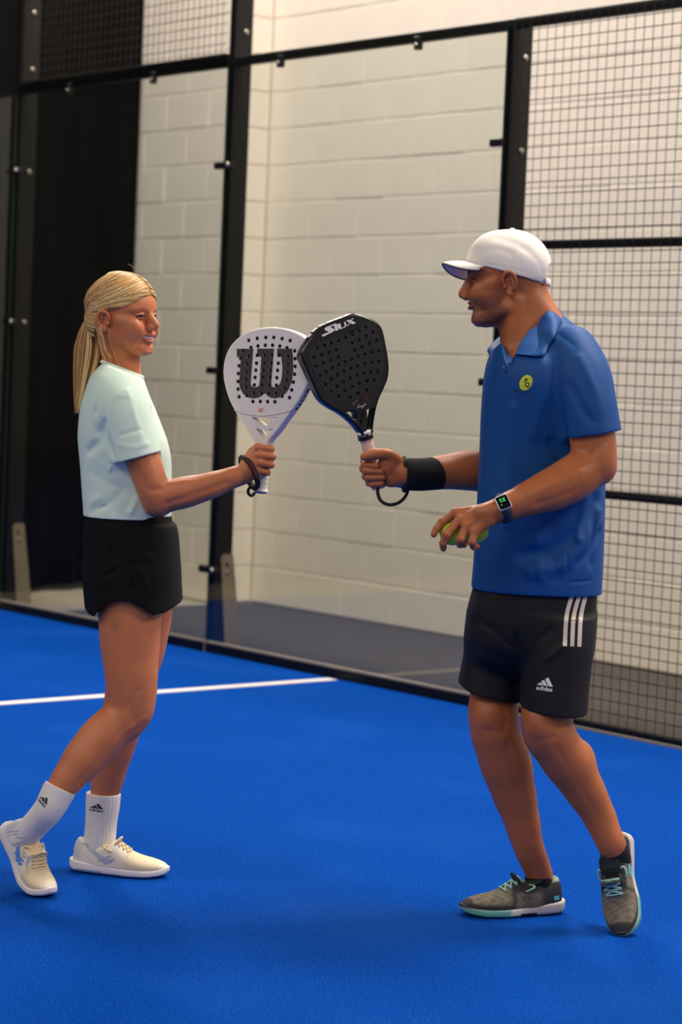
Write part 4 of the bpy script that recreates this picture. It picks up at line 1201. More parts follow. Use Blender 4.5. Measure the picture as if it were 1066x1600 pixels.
# ankles of the shoes in people-frame coordinates
def ankle(sh, z=.10): return sh.out(np.array([[.062, 0, .05], [.066, 0, z], [.068, 0, z + .05]])).astype(float)
an, af = ankle(sn), ankle(sf)
s1, b1 = sock(woman, [W(97, 1226, -.195), W(88, 1243, -.20), W(75, 1266, -.207), lerp(W(75, 1266, -.207), an[0], .55), an[0]], [.0395, .0385, .0360, .0335, .030], W(93.5, 1230.5, -.197), W(100, 1213, -.19) - W(78, 1258, -.205))
s2, b2 = sock(woman, [W(162, 1232, .10), W(161, 1255, .10), W(158, 1285, .10), W(155, 1315, .10), af[0]], [.0440, .0430, .0400, .0400, .036], W(162, 1239, .10), (.02, 0, 1))
def three_bars(person, parent, bvh, o, ux, uy, m, word='adidas', view=(0, 1, 0), name='logo'):
    bars = [poly2d([(-.95 + .0, 0), (-.62, .30), (-.30, .12), (-.22, 0)]), poly2d([(-.12, 0), (-.52, .42), (-.18, .60), (.36, 0)]), poly2d([(.46, 0), (-.06, .70), (.30, .92), (1.0, 0)])]
    P, T = text_polys(word); P = P * A(.62, .62) ; P[:, 1] -= .30
    sx = 1.0 / max(.01, abs(P[:, 0]).max()); P[:, 0] *= sx
    me = decal_mesh(name, bars + [(P, T)], o, ux, uy, bvh, view, .0009, 1); me.transform(Matrix.Translation(-Vector(person.base)))
    return link(name, me, m, parent)
M['ink'] = mat('black_print', srgb(24, 22, 22), .7); M['whiteink'] = mat('white_print', srgb(236, 232, 226), .6)
k6 = PXM(5.9)
three_bars(woman, s1, b1, W(67, 1252, -.24), A(math.cos(-.62), 0, math.sin(-.62)) * .0145, A(math.sin(.62), 0, math.cos(.62)) * .0175, M['ink'])
three_bars(woman, s2, b2, W(150, 1264, .05), A(1, 0, -.03) * .0205, A(.03, 0, 1) * .0165, M['ink'])
# ================================================================== padel rackets
def curve_mesh(name, loops, half, bev):
    """filled outline with holes, extruded by +-half with rounded edges; loops in metres"""
    cu = bpy.data.curves.new(name, 'CURVE'); cu.dimensions = '2D'; cu.fill_mode = 'BOTH'
    cu.extrude = half - bev; cu.bevel_depth = bev; cu.bevel_resolution = 3; cu.offset = -bev
    for lp in loops:
        sp = cu.splines.new('POLY'); sp.points.add(len(lp) - 1); sp.use_cyclic_u = True
        for q, (x, y) in zip(sp.points, lp): q.co = (x, y, 0, 1)
    o = bpy.data.objects.new(name, cu); COL.objects.link(o)
    dg = bpy.context.evaluated_depsgraph_get(); me = bpy.data.meshes.new_from_object(o.evaluated_get(dg))
    bpy.data.objects.remove(o); bpy.data.curves.remove(cu)
    return me
def drill(me, cyls, prisms=(), z0=-.2, z1=.2, bev=0.0):
    """boolean holes: cyls = (u, v, r, n); prisms = polygons"""
    mb = MB()
    for u, v, r, n in cyls: mb.lathe([(0, z0), (r, z0), (r, z1), (0, z1)], (u, v, 0), (0, 0, 1), n)
    for p in prisms: mb.prism(p, 'z', z0, z1)
    a = bpy.data.objects.new('a', me); b = bpy.data.objects.new('b', mb.mesh('b')); COL.objects.link(a); COL.objects.link(b)
    md = a.modifiers.new('holes', 'BOOLEAN'); md.operation = 'DIFFERENCE'; md.object = b; md.solver = 'EXACT'
    dg = bpy.context.evaluated_depsgraph_get(); out = bpy.data.meshes.new_from_object(a.evaluated_get(dg))
    bpy.data.objects.remove(a); bpy.data.objects.remove(b); return out
class Racket(Person):
    """drawn in its own plane; P(px, py) lands a photograph pixel on that plane"""
    def __init__(s, name, label, O, normal, up_px):
        s.O = np.asarray(O, float); s.n = np.asarray(normal, float); s.n /= np.linalg.norm(s.n)
        super().__init__(name, s.O, label, 'racket')
        s.ev = None
        v = s.hitp(*up_px) - s.O; s.ev = v / np.linalg.norm(v); s.eu = np.cross(s.ev, s.n)
        s.R = np.stack([s.eu, s.ev, s.n], 1)
    def hitp(s, px, py):
        ray = np.array(_pf + _pr * ((px - 533.0) / FPX) - _pu * ((py - 800.0) / FPX)); o = A(0, 0, CAM_POS[2])
        return o + ray * (((s.O - o) @ s.n) / (ray @ s.n))
    def uv(s, px, py):
        q = s.hitp(px, py) - s.O; return (float(q @ s.eu), float(q @ s.ev))
    def place(s, me, m, name, parent=None, w=0.0):
        """mesh in (u, v, w) -> part"""
        M4 = Matrix(((*s.R[0], 0), (*s.R[1], 0), (*s.R[2], 0), (0, 0, 0, 1))) @ Matrix.Translation((0, 0, w))
        me.transform(M4); return link(name, me, m, parent or s.root)
    def flat(s, polys, z=0.0):
        bm = bmesh.new()
        for P, T in polys:
            vs = [bm.verts.new((x, y, z)) for x, y in P]
            for t in T:
                try: bm.faces.new([vs[i] for i in t])
                except ValueError: pass
        bmesh.ops.recalc_face_normals(bm, faces=bm.faces[:])
        me = bpy.data.meshes.new('print'); bm.to_mesh(me); bm.free(); return me
    def text(s, txt, px, py, h, ang, shear=0.0, sx=1.0, spacing=1.0):
        """word centred at a pixel, height h px-equivalent metres, ang degrees in the racket plane"""
        P, T = text_polys(txt, shear, spacing); P = P * A(h * sx, h); c, sn = math.cos(math.radians(ang)), math.sin(math.radians(ang))
        u, v = s.uv(px, py); Q = np.stack([u + P[:, 0] * c - P[:, 1] * sn, v + P[:, 0] * sn + P[:, 1] * c], 1); return Q, T
def circle(c, r, n=16): return [(c[0] + r * math.cos(2 * math.pi * i / n), c[1] + r * math.sin(2 * math.pi * i / n)) for i in range(n)]
def closed_spline(pts, sub=4):
    n = len(pts); P = [np.asarray(p, float) for p in pts]; out = []
    for i in range(n):
        p0, p1, p2, p3 = P[i - 1], P[i], P[(i + 1) % n], P[(i + 2) % n]
        for j in range(sub):
            t = j / sub; out.append(tuple(.5 * (2 * p1 + (p2 - p0) * t + (2 * p0 - 5 * p1 + 4 * p2 - p3) * t * t + (3 * p1 - p0 - 3 * p2 + p3) * t ** 3)))
    return out
def grip(rk, px_top, px_bot, r, m, name='grip', turns=11, flare=1.25):
    a = rk.hitp(*px_top); b = rk.hitp(*px_bot); n_ = 120; f = np.linspace(0, 1, n_)
    P = a + (b - a) * f[:, None]; saw = (f * turns) % 1.0
    R_ = r * (1 + .045 * (saw - .5)) * (1 + (flare - 1) * smooth01(f, .90, .985)) * (1 - .25 * smooth01(f, .985, 1.0))
    mb = MB().tube([Vector(p) for p in P], list(R_), 16, flat=(rk.n, .86)); return rk.mb(name, mb, m)

M['white_gloss'] = mat('white_matt_lacquer', srgb(233, 225, 220), .38, spec=.45)
M['black_gloss'] = mat('black_gloss_lacquer', srgb(9, 9, 12), .30, coat=.12)
M['black_rough'] = mat('black_rough_face', srgb(15, 15, 16), .55, bump=(260, .9, .002, (1, 6, 1)))
M['core'] = mat('hole_shade_dark', srgb(16, 8, 8), .8)  # dark colour imitating the shade down the racket holes
M['logo_brown'] = mat('charcoal_print', srgb(58, 50, 44), .5)
M['red_print'] = mat('red_print', srgb(232, 92, 66), .5)
M['white_grip'] = mat('white_grip_tape', srgb(232, 222, 208), .75, bump=(500, .3, .001))
M['tan_grip'] = mat('worn_grip_tape', srgb(214, 184, 164), .75, bump=(300, .4, .001), var=(40, .10))
M['cord'] = mat('black_wrist_cord', srgb(20, 18, 18), .8, bump=(900, .4, .001))
M['red_thread'] = mat('red_embroidery', srgb(190, 30, 44), .8)
M['violet'] = mat('violet_cap', srgb(96, 84, 170), .4)
M['greyline'] = mat('pale_grey_edge', srgb(190, 180, 178), .5)

# ---- the white racket, held by the person in the mint T-shirt
ph = math.radians(24)
gd = DW - .115
wr = Racket('padel_racket', 'white padel racket with large charcoal letter, black holes and white grip', Vw(404.5, 735, gd), (-math.sin(ph), -math.cos(ph), 0.02), (411, 690))
def Z5(x, y): return wr.uv(340 + x / 7.107, 500 + y / 7.107)
outl = [(60, 560), (75, 440), (120, 320), (200, 220), (320, 135), (450, 93), (590, 80), (720, 90), (850, 130), (960, 190), (1020, 280), (1046, 400), (1046, 550), (1015, 690), (960, 800), (900, 905), (830, 1005), (760, 1100), (700, 1185), (640, 1262), (575, 1340), (565, 1420), (560, 1500), (430, 1500), (425, 1390), (395, 1330), (350, 1260), (300, 1180), (240, 1095), (185, 1003), (130, 890), (90, 770), (66, 660)]
holes5 = [(346,226),(440,204),(535,194),(624,194),(716,207),(806,229),(278,338),(370,305),(448,289),(530,281),(610,281),(691,291),(770,309),(857,342),
(254,424),(343,399),(440,391),(521,391),(601,391),(683,391),(781,404),(861,430),(238,509),(327,487),(432,480),(513,480),(594,480),(674,481),(780,492),(861,515),
(229,595),(315,577),(424,558),(505,558),(586,558),(666,560),(775,581),(855,602),(226,682),(313,662),(416,638),(497,638),(580,640),(658,641),(762,670),(842,690),
(228,767),(315,748),(408,722),(490,722),(571,724),(653,726),(743,756),(824,777),(238,853),(323,838),(402,811),(483,811),(563,814),(645,815),(716,846),(799,862),(392,905),(474,905),(555,907),(636,909)]
HT = .019
hr5 = 3.15 * PXM(gd)
# the offset of the side that shows on the right: the outline above is the front face, so the plane lies at its depth
lo_ = [[Z5(*p) for p in closed_spline(outl, 3)]]
slots = [[Z5(*p) for p in closed_spline([(380, 1076), (520, 1092), (668, 1078), (600, 1126), (520, 1176), (440, 1130)], 3)],
         [Z5(*p) for p in closed_spline([(428, 1204), (520, 1226), (618, 1200), (568, 1252), (505, 1300), (462, 1252)], 3)]]
hm = curve_mesh('racket_head', lo_, HT, .005); bmw = bmesh.new(); bmw.from_mesh(hm); bmesh.ops.remove_doubles(bmw, verts=bmw.verts[:], dist=1e-5); bmesh.ops.recalc_face_normals(bmw, faces=bmw.faces[:]); bmw.to_mesh(hm); bmw.free()
hm = drill(hm, [(*Z5(*h), hr5, 14) for h in holes5], slots)
rh = wr.place(hm, M['white_gloss'], 'racket_head', w=-HT)
# dark plugs added in the holes, their colour standing in for shade
bm = MB()
for h in holes5:
    u, v = Z5(*h); bm.lathe([(0, 0), (hr5 + .0012, 0), (hr5 + .0012, .029), (0, .029)], (u, v, -.031), (0, 0, 1), 10)
wr.place(bm.mesh('hole_shade_plug'), M['core'], 'hole_shade_plug', rh)
Wl = [(215,320),(398,320),(368,700),(372,722),(385,740),(420,748),(452,738),(464,715),(468,700),(487,405),(440,405),(442,318),(628,318),(597,700),(600,728),(612,743),(640,748),(672,732),(698,700),(715,640),(722,520),(708,408),(663,408),(663,318),(828,318),(838,400),(841,560),(826,680),(790,770),(750,822),(700,856),(640,872),(590,862),(550,838),(525,812),(495,840),(455,862),(400,872),(340,860),(290,825),(255,770),(240,700),(262,410),(215,410)]
lm = MB(); lm.prism([Z5(*p) for p in Wl], 'z', -.0004, .0008); lm = lm.mesh('letter_print')
pr = drill(lm, [(*Z5(*h), hr5 * 1.01, 14) for h in holes5])
wr.place(pr, M['logo_brown'], 'letter_print', rh)
wr.place(MB().tube([Vector((*Z5(*p), .0002)) for p in spline([A(185, 1000), A(260, 1035), A(400, 1060), A(500, 1066), A(620, 1055), A(740, 1030), A(830, 1000)], 5)], .0012, 6).mesh('face_edge'), M['greyline'], 'face_edge', rh)
sq = [Z5(*p) for p in ((455, 985), (503, 982), (501, 1020), (453, 1022))]
lg = wr.place(wr.flat([poly2d(sq)], .0006), M['red_print'], 'small_logo', rh)
wr.place(wr.flat([poly2d([Z5(*p) for p in q]) for q in (((462, 992), (470, 992), (470, 1010), (462, 1010)), ((477, 990), (483, 990), (483, 1010), (477, 1010)), ((490, 990), (496, 990), (496, 1008), (490, 1008)))], .0009), M['white_gloss'], 'small_logo_mark', rh)
# lettering on the narrow side, reading down towards the throat
e_a = np.array(Z5(985, 755)); e_b = np.array(Z5(838, 995)); dv = e_b - e_a; Ls = np.linalg.norm(dv); dv /= Ls; nv = np.array((dv[1], -dv[0])) ; nv = nv * (1 if nv[0] > 0 else -1)
P, T = text_polys('son', 0, 1.0); P = P * A(Ls / (P[:, 0].max() - P[:, 0].min()), .042)
bmx = bmesh.new(); vs = []
path5 = [np.array(Z5(*p)) for p in ((1010, 700), (960, 800), (900, 905), (830, 1005), (760, 1100))]
for x, y in P:
    t = (x / Ls + .5); q = e_a + dv * Ls * t
    # follow the outline
    best = None
    for a_, b_ in zip(path5[:-1], path5[1:]):
        dd_ = b_ - a_; den = dd_ @ np.array((nv[1], -nv[0]))
        tt = ((q - a_) @ dv) / (dd_ @ dv)
        if -.02 <= tt <= 1.02: best = a_ + dd_ * tt
    if best is None: best = q
    vs.append(bmx.verts.new((best[0] + nv[0] * .0006, best[1] + nv[1] * .0006, -HT - y * .80)))
for t in T:
    try: bmx.faces.new([vs[i] for i in t])
    except ValueError: pass
me_ = bpy.data.meshes.new('side_lettering'); bmx.to_mesh(me_); bmx.free()
wr.place(me_, M['ink'], 'side_lettering', rh)
gq = HT
wr.O_mid = wr.O - wr.n * HT
def shift(rk, w):       # grip axis runs through the middle of the frame's thickness
    class _R: pass
    q = _R(); q.hitp = lambda px, py: rk.hitp(px, py) - rk.n * w; q.n = rk.n; q.mb = rk.mb; return q
g1 = grip(shift(wr, HT), (411, 690), (402.5, 769), .0168, M['white_grip'], flare=1.22)
b0 = wr.hitp(402.5, 769) - wr.n * HT; bdir = b0 - (wr.hitp(411, 690) - wr.n * HT); bdir /= np.linalg.norm(bdir)
wr.mb('butt_cap', MB().lathe([(.0165, -.002), (.0165, .0022), (.013, .0035), (0, .0035)], b0, bdir, 18), M['violet'])
# padded wrist strap with red lettering, lying round the wrist
sp = [Vw(381, 716, gd - .030), Vw(389, 722, gd - .056), Vw(397, 735, gd - .064), Vw(402, 750, gd - .055), Vw(402.5, 758, gd - .034)]
ring = sp + [Vw(397, 762, gd - .004), Vw(389, 752, gd + .022), Vw(381, 736, gd + .026), Vw(377, 722, gd + .010), Vw(377.5, 715.5, gd - .008)]
ring = closed_spline(ring, 4)
stp = wr.mb('wrist_strap', MB().tube([Vector(p) for p in ring], .0080, 10, closed=True), M['cord'])
mid = spline([p - A(0, .0078, -.0006) for p in sp[0:5]], 10)
# stitched lettering: short red strokes along the strap
mbs = MB(); n_ = len(mid)
for i in range(3, n_ - 7):
    p = mid[i]; w = .0022 + .0012 * math.sin(i * 2.3)
    q0 = p + A(-.6 * w, -.0003, .5 * w); q1 = p + A(.9 * w, -.0003, -.2 * w + .0008 * math.sin(i * 1.7))
    mbs.tube([Vector(q0), Vector(q1)], .00085, 5)
wr.mb('strap_lettering', mbs, M['red_thread'], stp)
cd = spline([Vw(392, 760, gd + .0), Vw(388, 766, gd - .004), Vw(389, 772, gd - .006), Vw(394, 774.5, gd - .004), Vw(398, 770, gd + .004)], 6)
wr.mb('strap_loop', MB().tube([Vector(p) for p in cd], .0042, 8), M['cord'], stp)

# ---- the black racket, held by the person in the blue polo shirt
bd = 5.905
pb = math.radians(-22)
br = Racket('padel_racket', 'glossy black padel racket with white lettering near its tip and a tan grip', Vw(593, 735, bd), (-math.sin(pb), -math.cos(pb), .03), (572, 670))
def Z6(x, y): return br.uv(455 + x / 6.27, 480 + y / 6.27)
outb = [(620, 62), (760, 96), (855, 152), (903, 225), (935, 370), (962, 540), (957, 680), (915, 795), (872, 885), (842, 985), (822, 1085), (808, 1190), (806, 1232), (702, 1258), (690, 1240), (610, 1140), (500, 1050), (370, 975), (285, 900), (215, 760), (150, 610), (98, 490), (118, 410), (180, 310), (262, 212), (370, 150), (500, 100)]
holes6 = [(732,195),(800,245),(838,325),(855,425),(858,530),(848,630),(812,717),(740,812),(667,233),(733,282),(765,355),(788,440),(788,540),(780,632),(742,722),(655,840),
(598,266),(665,318),(690,387),(720,460),(718,553),(710,645),(667,745),(578,882),(533,298),(595,352),(622,420),(655,480),(650,573),(643,664),(595,777),(463,327),(590,507),(583,597),(577,692),(525,818),
(393,352),(440,415),(460,485),(527,533),(517,628),(510,733),(463,870),(325,375),(370,440),(388,517),(462,562),(452,663),(450,773),(257,395),(298,467),(315,547),(403,593),(390,706),(392,824),(222,490),(243,578),(342,632),(334,754),(283,668)]
hr6 = 2.75 * PXM(bd)
lb = [[Z6(*p) for p in closed_spline(outb, 3)]] + [circle(Z6(*h), hr6, 12) for h in holes6]
lb.append([Z6(*p) for p in ((548, 1026), (636, 1026), (650, 1112), (598, 1070))])
lb.append([Z6(*p) for p in ((658, 1026), (722, 1026), (730, 1100), (724, 1180), (690, 1120))])
bh = br.place(curve_mesh('racket_head', lb, HT, .006), M['black_gloss'], 'racket_head', w=-HT)
bm = MB()  # dark plugs stand in for shade in these holes as well
for h in holes6:
    u, v = Z6(*h); bm.lathe([(0, 0), (hr6 + .0012, 0), (hr6 + .0012, .029), (0, .029)], (u, v, -.031), (0, 0, 1), 10)
br.place(bm.mesh('hole_shade_plug'), M['core'], 'hole_shade_plug', bh)
inn = [(600, 250), (740, 150), (830, 205), (880, 330), (905, 540), (895, 690), (840, 790), (780, 850), (700, 880), (600, 920), (470, 930), (380, 880), (280, 740), (200, 570), (170, 470), (220, 380), (330, 330), (470, 280)]
pf = curve_mesh('rough_face', [[Z6(*p) for p in closed_spline(inn, 3)]] + [circle(Z6(*h), hr6, 12) for h in holes6], .0004, 0)
br.place(pf, M['black_rough'], 'rough_face', bh, w=.0004)
def Z7(x, y): return br.uv(495 + x / 14.21, 480 + y / 14.21)
gl = [[(120, 610), (275, 545), (180, 510), (172, 480), (200, 445), (430, 355), (442, 372), (300, 440), (395, 490), (395, 520), (350, 550), (150, 650), (118, 640)],
      [(378, 402), (440, 378), (480, 505), (415, 530)],
      [(445, 385), (520, 355), (545, 450), (575, 455), (620, 425), (605, 325), (630, 318), (660, 385), (640, 440), (520, 490), (478, 470)],
      [(650, 300), (730, 275), (872, 345), (795, 383)], [(665, 425), (790, 245), (815, 243), (690, 420)]]
br.place(br.flat([poly2d([Z7(*p) for p in g_]) for g_ in gl], .0008), M['whiteink'], 'tip_lettering', bh)
# white lettering on the narrow top side: broken light marks
eb = [np.array(Z6(*p)) for p in closed_spline(outb, 6)]
mb2 = MB()
idx = [i for i, p in enumerate(closed_spline(outb, 6)) if p[0] < 640 and p[1] < 300]
for j, i in enumerate(idx[:-1]):
    if j % 4 == 3: continue
    a_, b_ = eb[i], eb[i + 1]
    t_ = (b_ - a_) / (np.linalg.norm(b_ - a_) + 1e-9); nn_ = np.array((t_[1], -t_[0])); cen = np.mean(eb, 0); nn_ = nn_ * (1 if nn_ @ (a_ - cen) > 0 else -1)
    q = [(a_ + nn_ * .0006), (b_ + nn_ * .0006)]
    vs = [mb2.bm.verts.new((q[0][0], q[0][1], -HT - .011)), mb2.bm.verts.new((q[1][0], q[1][1], -HT - .011 + .002 * (j % 3))), mb2.bm.verts.new((q[1][0], q[1][1], -HT + .012)), mb2.bm.verts.new((q[0][0], q[0][1], -HT + .012 - .004 * (j % 2)))]
    mb2.bm.faces.new(vs)
br.place(mb2.mesh('side_lettering'), M['whiteink'], 'side_lettering', bh)
M['dimgrey'] = mat('grey_print', srgb(112, 108, 104), .5); M['dullred'] = mat('dull_red_print', srgb(140, 44, 30), .5)
br.place(br.flat([br.text('FENIX', 455 + 628 / 6.27, 480 + 932 / 6.27, .0075, 18, 0, 1.0)], .0008), M['dimgrey'], 'model_lettering', bh)
br.place(br.flat([br.text('PRO', 455 + 742 / 6.27, 480 + 884 / 6.27, .0065, 18, 0, 1.0)], .0008), M['dullred'], 'model_lettering', bh)
sg = [(650, 960), (665, 950), (655, 975), (648, 985), (672, 978), (690, 965), (684, 985), (700, 965), (712, 958), (705, 980), (690, 995), (715, 962), (732, 945)]
br.place(MB().tube([Vector((*Z6(*p), .0008)) for p in sg], .0005, 4).mesh('signature'), M['whiteink'], 'signature', bh)
g2 = grip(shift(br, HT), (576, 684), (597, 764), .0172, M['tan_grip'], flare=1.18)
for nm, t0, t1, m_ in (('collar_band', (573.2, 673.5), (574.6, 678.5), M['whiteink']), ('collar_band', (574.4, 678), (576.5, 686.5), M['black_gloss'])):
    a_ = br.hitp(*t0) - br.n * HT; b_ = br.hitp(*t1) - br.n * HT
    br.mb(nm, MB().tube([Vector(a_), Vector(b_)], .0212, 20, flat=(br.n, 1.02)), m_)
cd = spline([Vw(591, 757, bd + .01), Vw(590.5, 770, bd), Vw(595, 782, bd - .005), Vw(607, 788.5, bd - .01), Vw(621, 786.5, bd - .005), Vw(632, 778, bd + .01), Vw(637.5, 766, bd + .03), Vw(636, 757, bd + .04), Vw(630, 740, bd + .02)], 6)
br.mb('wrist_cord', MB().tube([Vector(p) for p in cd], .0046, 8), M['cord'])
rg = [Vw(632 + 2.5 * math.cos(t), 741 + 25.5 * math.sin(t), bd + .03 - .046 * math.cos(t * 1.0)) for t in np.linspace(0, 2 * np.pi, 24, endpoint=False)]
br.mb('wrist_strap', MB().tube([Vector(p) for p in rg], .0062, 8, closed=True), M['cord'])
# ================================================================== the man
def topx(p):
    v = Vector(p) - Vector((0, 0, CAM_POS[2])); return (round(533 + FPX * v.dot(_pr) / v.dot(_pf)), round(800 - FPX * v.dot(_pu) / v.dot(_pf)), round(float(p[1]) - DM, 3))
DM = 5.86
def N(px, py, dd=0.0): return Vw(px, py, DM + dd)
km = PXM(DM)
man = Person('person', Vw(840, 1430, 5.86) * A(1, 1, 0), 'person in blue polo shirt, white cap and dark shorts holding the black racket')
SK_M = np.array(srgb(174, 100, 58)[:3])
M['skin_m'] = mat('skin_man', srgb(178, 108, 70), 0.45, sss=(.06, .004), attr='tone', bump=(700, .12, .0008), spec=.4, var=(20, .06))
M['polo'] = mat('blue_polo_fabric', srgb(4, 72, 138), 0.62, bump=(1500, .12, .0006), spec=.3)
M['dark_shorts'] = mat('charcoal_shorts_fabric', srgb(19, 18, 22), 0.7, bump=(1300, .15, .0006), spec=.3)
M['cap_white'] = mat('white_cap_cotton', srgb(243, 234, 224), .8, bump=(1500, .25, .0008))
M['terry'] = mat('black_terry', srgb(13, 12, 13), .98, bump=(420, .9, .004))

# ---- head
HM = head_matrix(N(790, 446, .012), math.radians(180), math.radians(4), math.radians(-3), (1.0, 1.0, 1.0))
hm = Field(HM)
face(hm, dict(profile=[(-.109, .060, .012), (-.105, .076, .024), (-.097, .0875, .034), (-.086, .0918, .041), (-.076, .0908, .046), (-.067, .0880, .050), (-.058, .0905, .053), (-.048, .0905, .056), (-.040, .0935, .058), (-.031, .0950, .061),
      (-.018, .088, .064), (.0, .084, .066), (.015, .085, .068), (.030, .0925, .070), (.042, .0950, .071), (.065, .093, .072), (.085, .083, .070), (.10, .069, .066)],
      nose=(.1175, -.0235), nosew=.94, tipr=.0082, chinz=-.106, jawy=.056, jawz=-.064, ears=.97, eary=.075))
hm.ell((.100, 0, .000), (.010, .0075, .014), .008)                              # high nose bridge
hm.ell((.101, 0, -.0475), (.017, .020, .0022), .002, 's')
hm.chain([(.080, -.030, -.0435), (.0920, -.015, -.0445), (.0965, 0, -.0435), (.0920, .015, -.0445), (.080, .030, -.0435)], [.0020, .0034, .0038, .0034, .0020], .003)
hm.chain([(.080, -.029, -.0455), (.0915, -.015, -.0540), (.0955, 0, -.0570), (.0915, .015, -.0540), (.080, .029, -.0455)], [.0020, .0042, .0048, .0042, .0020], .003)
for s in (-1, 1):
    hm.crease([(.099, s * .018, -.024), (.089, s * .032, -.036), (.080, s * .037, -.055)], .0050, .0036)
    hm.crease([(.080, s * .030, -.0445), (.074, s * .036, -.040)], .003, .0024)
    hm.ell((.076, s * .037, -.018), (.016, .014, .014), .014)
    hm.crease([(.066, s * .052, .008), (.056, s * .060, .002)], .002, .0006)
nk = [hm.loc(N(812, 462, .012)), hm.loc(N(815, 492, .012)), hm.loc(N(822, 525, .005)), hm.loc(N(832, 570, .0))]
hm.chain(nk, [.058, .0595, .063, .078], .024)
hm.cap(hm.loc(N(806, 470, -.045)), hm.loc(N(795, 560, -.045)), .012, .010, .022)
hm.ell(hm.loc(N(818, 590, -.03)), (.075, .095, .075), .03)
hm.cap(hm.loc(N(840, 470, 0)), hm.loc(N(862, 515, -.02)), .035, .045, .03)
V1 = hm.mesh(.0018, (-.15, -.12, -.235), (.14, .12, .145))
L = hm.local.copy(); C = np.tile(SK_M, (len(L), 1))
ml = [(.080, -.030, -.0435), (.0920, -.015, -.0445), (.0965, 0, -.0435), (.0920, .015, -.0445), (.080, .030, -.0435)]
m2 = [(.080, -.029, -.0455), (.0915, -.015, -.0540), (.0955, 0, -.0570), (.0915, .015, -.0540), (.080, .029, -.0455)]
# close-cropped beard shadow over jaw, chin and upper lip; shaved hair below the cap
ja = smooth01(-L[:, 2], .022, .045) * smooth01(L[:, 0], -.01, .03) * (1 - smooth01(-L[:, 2], .100, .122))
C = tint(C, ja * .55, srgb(98, 66, 48))
hr_ = smooth01(L[:, 2], -.035, .015) * (1 - smooth01(L[:, 0], -.035, .028)) + smooth01(L[:, 2], .035, .06) * (1 - smooth01(L[:, 0], .045, .075))
C = tint(C, np.clip(hr_, 0, 1) * .45, srgb(86, 58, 44))
C = tint(C, (1 - smooth01(np.minimum(poly_dist(L, ml), poly_dist(L, m2)), .0034, .0056)) * .75 * (L[:, 0] > .07), srgb(142, 74, 60))
C = tint(C, (1 - smooth01(poly_dist(L, [(.092, -.026, -.0475), (.0975, 0, -.0490), (.092, .026, -.0475)]), .0014, .0028)) * .85, srgb(50, 22, 18))
for s in (-1, 1):
    brow = [(.0965, s * .011, .033), (.0920, s * .030, .0385), (.0770, s * .050, .033)]
    C = tint(C, (1 - smooth01(poly_dist(L, brow), .0030, .0060)) * .85, srgb(44, 28, 20))
    lash = [(.0870, s * .019, .0148), (.0915, s * .030, .0165), (.0810, s * .0455, .0135)]
    C = tint(C, (1 - smooth01(poly_dist(L, lash), .0016, .0036)) * .85, srgb(40, 24, 18))
    C = tint(C, (1 - smooth01(np.linalg.norm(L - A(.004, s * .083, .0), axis=1), .010, .030)) * .25, srgb(196, 92, 62))
C = tint(C, (1 - smooth01(np.linalg.norm(L - A(.118, 0, -.022), axis=1), .008, .020)) * .30, srgb(190, 84, 62))
for s in (-1, 1):
    C = tint(C, (1 - smooth01(np.linalg.norm((L - A(.1075, s * .0065, -.0372)) / A(1.3, 1, .9), axis=1), .0025, .0055)) * .85, srgb(60, 22, 16))  # shade inside the nostrils, painted into the skin tone
body_m = [V1]; cols_m = [C]
def add_skin(f, h, lo=None, hi=None):
    V1 = f.mesh(h, lo, hi); body_m.append(V1); cols_m.append(np.tile(SK_M, (len(V1[0]), 1)))

# ---- far (right) arm with the fist closed round the racket grip
fa = Field()
fa.chain([N(806, 620, .20), N(812, 690, .235), N(812, 742, .235)], [.048, .050, .046], .02)
fa.chain([N(812, 742, .235), N(770, 738, .17), N(735, 735, .125), N(692, 738, .09), N(660, 741, .065), N(634, 741, .055)], [.046, .054, .051, .043, .0355, .0325], .02)
hd = bd + .0185
def H(px, py, o): return Vw(px, py, hd + o)
fa.chain([N(650, 741, .06), H(632, 740, .028), H(620, 737, .018)], [.034, .034, .036], .015, flat=((0, 1, 0), .85))
fa.ell(H(607, 735, .018), (.034, .024, .043), .014)
fa.ell(H(607, 727, -.012), (.029, .020, .034), .014)                            # thenar
fa.ell(H(612, 750, -.006), (.024, .018, .020), .012)                            # heel of the hand
fing = [([(592, 717, .036), (570, 721, .012), (570, 726.5, -.018), (588, 728.5, -.030)], .0106),
        ([(592, 730, .036), (568.5, 732.5, .010), (573, 736, -.021), (596, 737.5, -.031)], .0110),
        ([(594, 742, .034), (572, 744.5, .010), (577, 747, -.020), (598.5, 746.5, -.030)], .0106),
        ([(596, 752, .030), (577, 754.5, .008), (582, 757, -.017), (597, 755.5, -.026)], .0096)]
for P_, r_ in fing:
    q = [H(*p) for p in P_]
    fa.cap(q[0], q[1], r_ * 1.1, r_, .005); fa.ell(q[1], r_ * 1.06, .003); fa.cap(q[1], q[2], r_, r_ * .98, .003); fa.cap(q[2], q[3], r_ * .98, r_ * .84, .003)
fa.chain([H(622, 722, -.008), H(607, 710.5, -.022), H(588, 709.5, -.031), H(569, 714, -.031)], [.0165, .0140, .0125, .0108], .009)
fa.crease([H(612, 745, -.035), H(602, 732, -.035), H(598, 720, -.035)], .004, .003)
add_skin(fa, .0022, H(555, 780, -.07), N(840, 600, .30))
nail = Field(); nail.ell(H(567.5, 711.5, -.0355), (.0050, .0022, .0042), .0)
